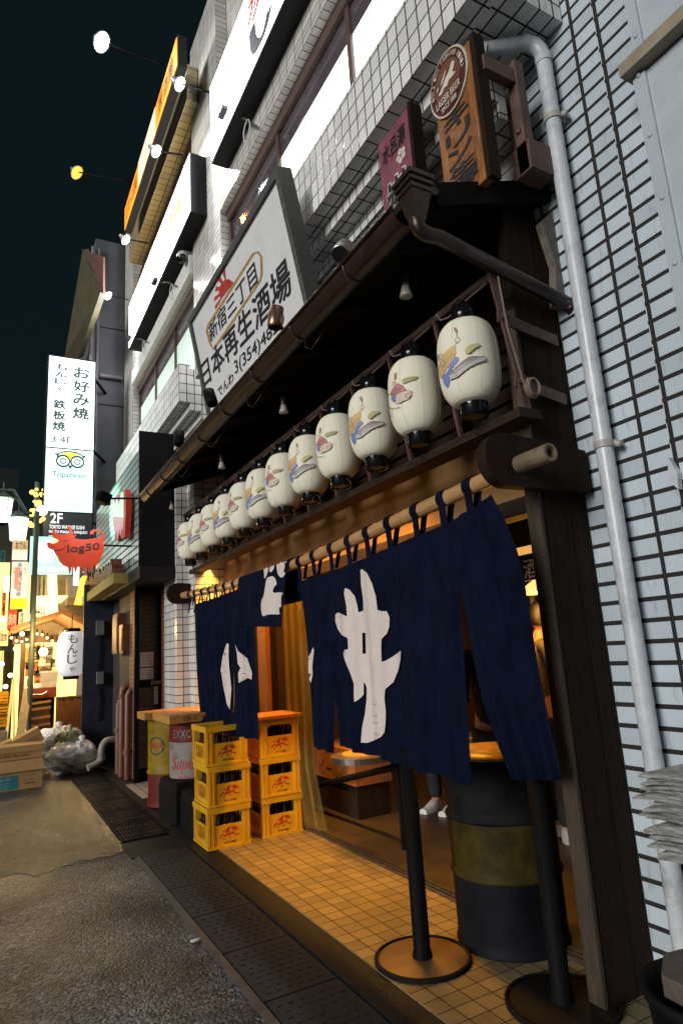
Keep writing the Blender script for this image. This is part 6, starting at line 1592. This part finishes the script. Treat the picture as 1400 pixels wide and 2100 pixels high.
# background lit fronts deep in the alley
t = thing('far_shop', 'far lit shop front with yellow windows deep in the alley', 'shop', (-1,20,0))
MB().box(-.4,1.8,19,19.6,0,5.4).build('wall', M('far_wall',(.06,.06,.04),.8,var=.3), t)
fw = MB(); 
for i in range(2): fw.box(.0+i*.8,.45+i*.8,18.94,18.99,2.6,4.4)
build_each(fw, 'window', E_('far_window',(1,.66,.24),1.8), t)
fw = MB(); 
for i in range(2): fw.box(-.1+i*.85,.4+i*.85,18.93,18.985,.4,2.1)
build_each(fw, 'doorway', E_('far_door',(1,.60,.18),2.2), t)
t = thing('back_shop', 'cluttered upper front over the stall with curtains and a lit lamp', 'shop', (1.0,15.5,0))
MB().box(sx(68,1220,15.5),1.9,15.4,15.5,2.0,AX(100,1170,15.5).z).build('wall', M('front_wall',(.34,.27,.17),.7,var=.3), t)
cu = MB()
for k in range(5): u = 74+k*9; cu.box(sx(u,1220,15.3),sx(u+5,1220,15.3),15.3,15.35,AX(80,1250,15.3).z,AX(80,1182,15.3).z)
build_each(cu, 'curtain_strip', M('curtain_cloth',(.5,.4,.25),.8), t)
hz = AX(112,1215,15.2)
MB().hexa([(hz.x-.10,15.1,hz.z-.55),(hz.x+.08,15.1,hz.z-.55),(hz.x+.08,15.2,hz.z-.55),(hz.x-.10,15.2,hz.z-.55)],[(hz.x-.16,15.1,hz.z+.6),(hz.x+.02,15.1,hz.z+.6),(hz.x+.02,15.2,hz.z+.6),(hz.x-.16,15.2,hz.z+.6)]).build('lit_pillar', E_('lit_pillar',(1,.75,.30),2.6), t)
MB().lathe([(.05,0),(.16,.12),(.17,.14),(0,.14)], AX(122,1236,15), 18).build('uplight', E_('uplight',(1,.7,.25),2.5), t)
MB().box(sx(138,1220,15),sx(160,1220,15),15.0,15.4,AX(150,1240,15).z,AX(150,1182,15).z).build('air_unit', M('beige_unit',(.40,.33,.24),.6), t)
MB().box(sx(152,1180,14.6),sx(163,1180,14.6),14.6,14.7,AX(157,1200,14.6).z,AX(157,1163,14.6).z).build('lit_box', E_('small_lit_box',(.9,.97,1),1.5), t)
MB().lathe([(.05,.35),(.10,.30),(.20,-.2),(.22,-.25)], AX(175,1215,14.4), 18).build('amber_shade', E_('amber_shade',(1,.50,.05),1.4), t)
# deep alley on the left edge: dark green fronts with small lamps and signs
t = thing('green_front', 'dark green shop front with small lights at the left edge of the alley', 'shop', (-2.2,22,0))
MB().box(-5.5,-.5,21.5,22.2,0,5.6).build('wall', M('dark_green_front',(.02,.04,.032),.6,var=.4), t)
MB().box(-5.5,-.5,20.9,21.495,2.75,2.95).build('awning', M('dark_awning',(.05,.03,.02),.7), t)
gw = MB()
for k_ in range(4): gw.box(-4.4+k_*.95,-3.85+k_*.95,21.44,21.49,.6,2.2)
build_each(gw, 'window', E_('dim_window',(.9,.62,.22),.9), t)
gw = MB()
for k_ in range(3): gw.box(-3.9+k_*1.1,-3.5+k_*1.1,21.44,21.49,3.4,4.7)
build_each(gw, 'upper_window', E_('dim_teal_window',(.15,.45,.40),.25), t)
LS = [(8,1270,'cyan white lamp glowing at the far left edge above the menu board',(.6,.95,1),6),(4,1362,'small blue white lamp low at the far left edge',(.55,.8,1),8),(33,1330,'small amber lamp by the stall post',(1,.6,.15),8),(22,1385,'yellow lamp behind the A-frame stand',(1,.8,.3),6),(12,1408,'green white lamp by the yellow crates',(.7,1,.6),4),(46,1300,'warm lamp under the left end of the stall roof',(1,.75,.35),8)]
for k_, (u_,v_,lb_,cl_,st_) in enumerate(LS):
    p = W(u_,v_,y=16.5+k_*.3); t = thing('small_lamp', lb_, 'lamp', p, 'small lamps in the alley')
    MB().ball(p, .055, n=12, m=8).build('globe', E_('small_lamp_%d'%k_, cl_, st_), t); MB().tube([p,p+V((0,0,.28))], .012, 6).build('stem', iron_black, t)
SS = [(3,1205,14,1262,18.5,(.9,.25,.05),.8,'酒場','narrow orange red lit sign at the left photo edge'),(0,1128,12,1172,19,(.15,.6,.5),.5,'薬局','teal lit sign at the left photo edge below the lamps'),(38,1255,52,1288,17,(.95,.8,.4),.8,'天ぷら','cream lit sign below the yellow foot of the banner'),(88,1180,104,1204,16,(1,.85,.5),1.2,'寿司','cream lit box under the teal signboard'),(64,1186,80,1218,16.2,(.9,.4,.08),.9,'串','amber lit box beside the lamp post')]
for k_, (u0,v0,u1,v1,y_,cl_,st_,tx,lb_) in enumerate(SS):
    t, q = board('lit_signboard', lb_, 'sign', u0,v0,u1,v1, y_, E_('alley_sign_%d'%k_, cl_, st_))
    vtext(MB(), tx, sub(q,.25,.75,.06,.94), .006, .04).build('lettering', ink, t)
# white paper lantern in front of the stall
c = W(147,1340,y=12.4); LRb, LHb = .235, .385
bl = thing('big_paper_lantern', 'big white paper lantern with black vertical characters hanging by the stall', 'lantern', c)
prof = []
for i in range(49):
    z = -LHb + 2*LHb*i/48; q_ = abs(z)/LHb; prof.append((.13+(LRb-.13)*(1-q_**4)**.6 - (.003 if i%2 else 0), z))
MB().lathe(prof, c, 32).build('paper_body', E_('lit_lantern_paper',(.92,.88,.90),.42), bl)
MB().lathe([(0,.06),(.14,.06),(.15,.0),(.12,-.01)], c+V((0,0,LHb-.01)), 24).build('top_ring', black_lacquer, bl)
MB().lathe([(.13,0),(.13,-.07),(0,-.07)], c+V((0,0,-LHb+.01)), 24).build('bottom_ring', black_lacquer, bl)
MB().tube([c+V((0,0,LHb+.05)),c+V((0,0,LHb+.3))], .008, 6).build('hook', iron_black, bl)
def lf(z): q_ = min(1,abs(z)/LHb); return .13+(LRb-.13)*(1-q_**4)**.6+.004
lt = MB(); fc = math.atan2(-c.y,-c.x)+.08
for i, ch in enumerate('もんじゃ'):
    vs, fs = glyphs(ch); w_ = .17 if i < 3 else .10; hh = .16 if i < 3 else .10; zc_ = .25-.175*i
    lt.add([(lambda a, z: c+V((math.cos(a)*lf(z), math.sin(a)*lf(z), z)))(fc+(x-.5)*w_/lf(0), zc_+(y-.5)*hh) for x,y in vs], fs)
lt.build('lettering', ink, bl)

# rubbish bags and cardboard boxes
from mathutils import noise as NZ
def blob(c, r, sc, seed, mat, label, knot=True):
    rnd = random.Random(seed); c = V(c); so_ = V((seed*7.3, seed*3.1, seed*1.7))
    t = thing('rubbish_bag', label, 'rubbish bag', c, 'rubbish bags piled by the stall')
    n, m_ = 84, 56
    vs=[];fs=[]
    for i in range(m_+1):
        a = math.pi*i/m_
        for j in range(n):
            q = 2*math.pi*j/n; d_ = V((math.sin(a)*math.cos(q), math.sin(a)*math.sin(q), -math.cos(a)))
            ridge = 1-abs(NZ.noise(d_*3.2+so_)); ridge2 = 1-abs(NZ.noise(d_*7.5+so_*2))
            d = .80 + .16*ridge**3 + .09*ridge2**4 + .16*NZ.noise(d_*1.6+so_)
            p = V((d_.x*sc[0], d_.y*sc[1], d_.z*sc[2]))*r*d
            vs.append(c + V((p.x, p.y, max(p.z, -c.z+.01))))
    for i in range(m_):
        for j in range(n): fs.append((i*n+j,i*n+(j+1)%n,(i+1)*n+(j+1)%n,(i+1)*n+j))
    MB().add(vs,fs,True).build('bag', mat, t)
    if knot:
        k = c+V((rnd.uniform(-.05,.05),0,sc[2]*r*.92)); MB().lathe([(.05,-.05),(.02,.0),(.055,.06),(.03,.09)], k, 9).build('knot', mat, t)
    return t
p = W(150,1560,y=11.0)
blob((p.x-.05,11.15,.24), .40, (1.0,.9,.62), 3, bag, 'large crumpled clear rubbish bag lying at the front of the pile')
blob((W(172,1540,y=11).x,11.0,.22), .27, (.8,.8,1.0), 4, bag, 'tall clear rubbish bag at the right end of the pile by the grey elbow pipe')
blob((W(120,1520,y=11.4).x,11.5,.45), .34, (1.2,.9,.7), 5, bag, 'knotted white rubbish bag on top at the back of the pile')
blob((W(140,1518,y=11.2).x,11.22,.50), .17, (1.1,.9,.8), 6, bagg, 'small greenish rubbish bag in the middle of the pile')
t = thing('cardboard_box', 'big cardboard box with a teal label and printed smile at the left edge', 'cardboard box', W(20,1610,y=10.3))
a, b_ = W(-60,1600,y=10.3), W(88,1612,y=10.3)
ht = W(88,1520,y=10.3).z
x0_, x1_ = a.x, W(88,1560,y=10.3).x
h0 = W(88,1576,y=10.3).z
MB().box(x0_,x1_,10.3,10.75,.0,h0).build('carton', card, t)
fl2 = MB()
fl2.hexa([(x0_,10.28,h0+.002),(x1_+.01,10.28,h0+.002),(x1_+.01,10.74,h0+.002),(x0_,10.74,h0+.002)],[(x0_,10.33,h0+.14),(x1_-.0,10.33,h0+.14),(x1_,10.76,h0+.14),(x0_,10.76,h0+.14)]); fl2.build('folded_flap', card, t)
q = [V((x0_,10.299,.02)),V((x1_,10.299,.02)),V((x1_,10.299,h0)),V((x0_,10.299,h0))]
fx = (W(38,1595,y=10.3).x-x0_)/(x1_-x0_)
MB().add([bil(q,.02,.02)+V((0,-.001,0)),bil(q,fx,.02)+V((0,-.001,0)),bil(q,fx,.8)+V((0,-.001,0)),bil(q,.02,.8)+V((0,-.001,0))],[(0,1,2,3)]).build('teal_label', teal, t)
lt = MB(); text(lt, 'Hibaraki', sub(q,fx-.36,fx-.10,.52,.72), .002,.02)
for k in range(3): text(lt, 'cafe latte', sub(q,fx-.30,fx-.12,.10+.13*k,.17+.13*k), .002)
lt.build('lettering', M('label_white',(.4,.6,.6),.6,bump=0), t)
lt = MB(); qq = lambda a,b: bil(q,a,b)+V((0,-.002,0)); cxs = (fx+1)/2-.02
for s in ([(cxs-.09,.72),(cxs-.06,.78),(cxs-.03,.72)],[(cxs+.02,.72),(cxs+.05,.78),(cxs+.08,.72)],[(cxs-.08,.52),(cxs-.04,.42),(cxs+.02,.42),(cxs+.06,.52)]): fill(lt, [stroke(s,.016)], qq, .02,.05)
fill(lt, [ell(cxs+.14,.55,.014,.03,12)], qq,.02,.05); text(lt, 'COFFEE', sub(q,cxs-.08,cxs+.08,.22,.30), .002,.01); lt.build('print', card_dk, t)
def carton(label, x0,x1,y0,y1,z0,z1,tilt=0, tape=True):
    t = thing('cardboard_box', label, 'cardboard box', ((x0+x1)/2,(y0+y1)/2,z0), 'cardboard boxes at the left edge')
    c_ = V(((x0+x1)/2,(y0+y1)/2,(z0+z1)/2)); ca, sa = math.cos(tilt), math.sin(tilt)
    ax = V((ca,0,sa))*(x1-x0)/2; az = V((-sa,0,ca))*(z1-z0)/2; ay = V((0,(y1-y0)/2,0))
    MB().obox(c_, ax, ay, az).build('carton', card, t)
    MB().obox(c_-ay*1.004, ax*.98, ay*.002, az*.12).build('tape', M('brown_tape',(.30,.16,.06),.35,bump=0), t)
    l = MB(); q = [c_-ax*.6-az*.55-ay*1.008, c_+ax*.6-az*.55-ay*1.008, c_+ax*.6-az*.2-ay*1.008, c_-ax*.6-az*.2-ay*1.008]
    text(l, 'こわれもの', q, .002, .02).build('print', card_dk, t)
    return t
carton('flat cardboard box lying on the big box with the teal label', x0_-.02, x1_+.0, 10.36, 10.8, h0+.15, h0+.33)
carton('tilted cardboard box leaning on the pile beside the rubbish bags', W(30,1530,y=11).x, W(86,1530,y=11).x, 10.85, 11.2, .48, .68, .45)
carton('tilted cardboard box at the left edge behind the big box', W(-25,1540,y=11).x, W(30,1540,y=11).x, 10.86, 11.25, .36, .56, .30)
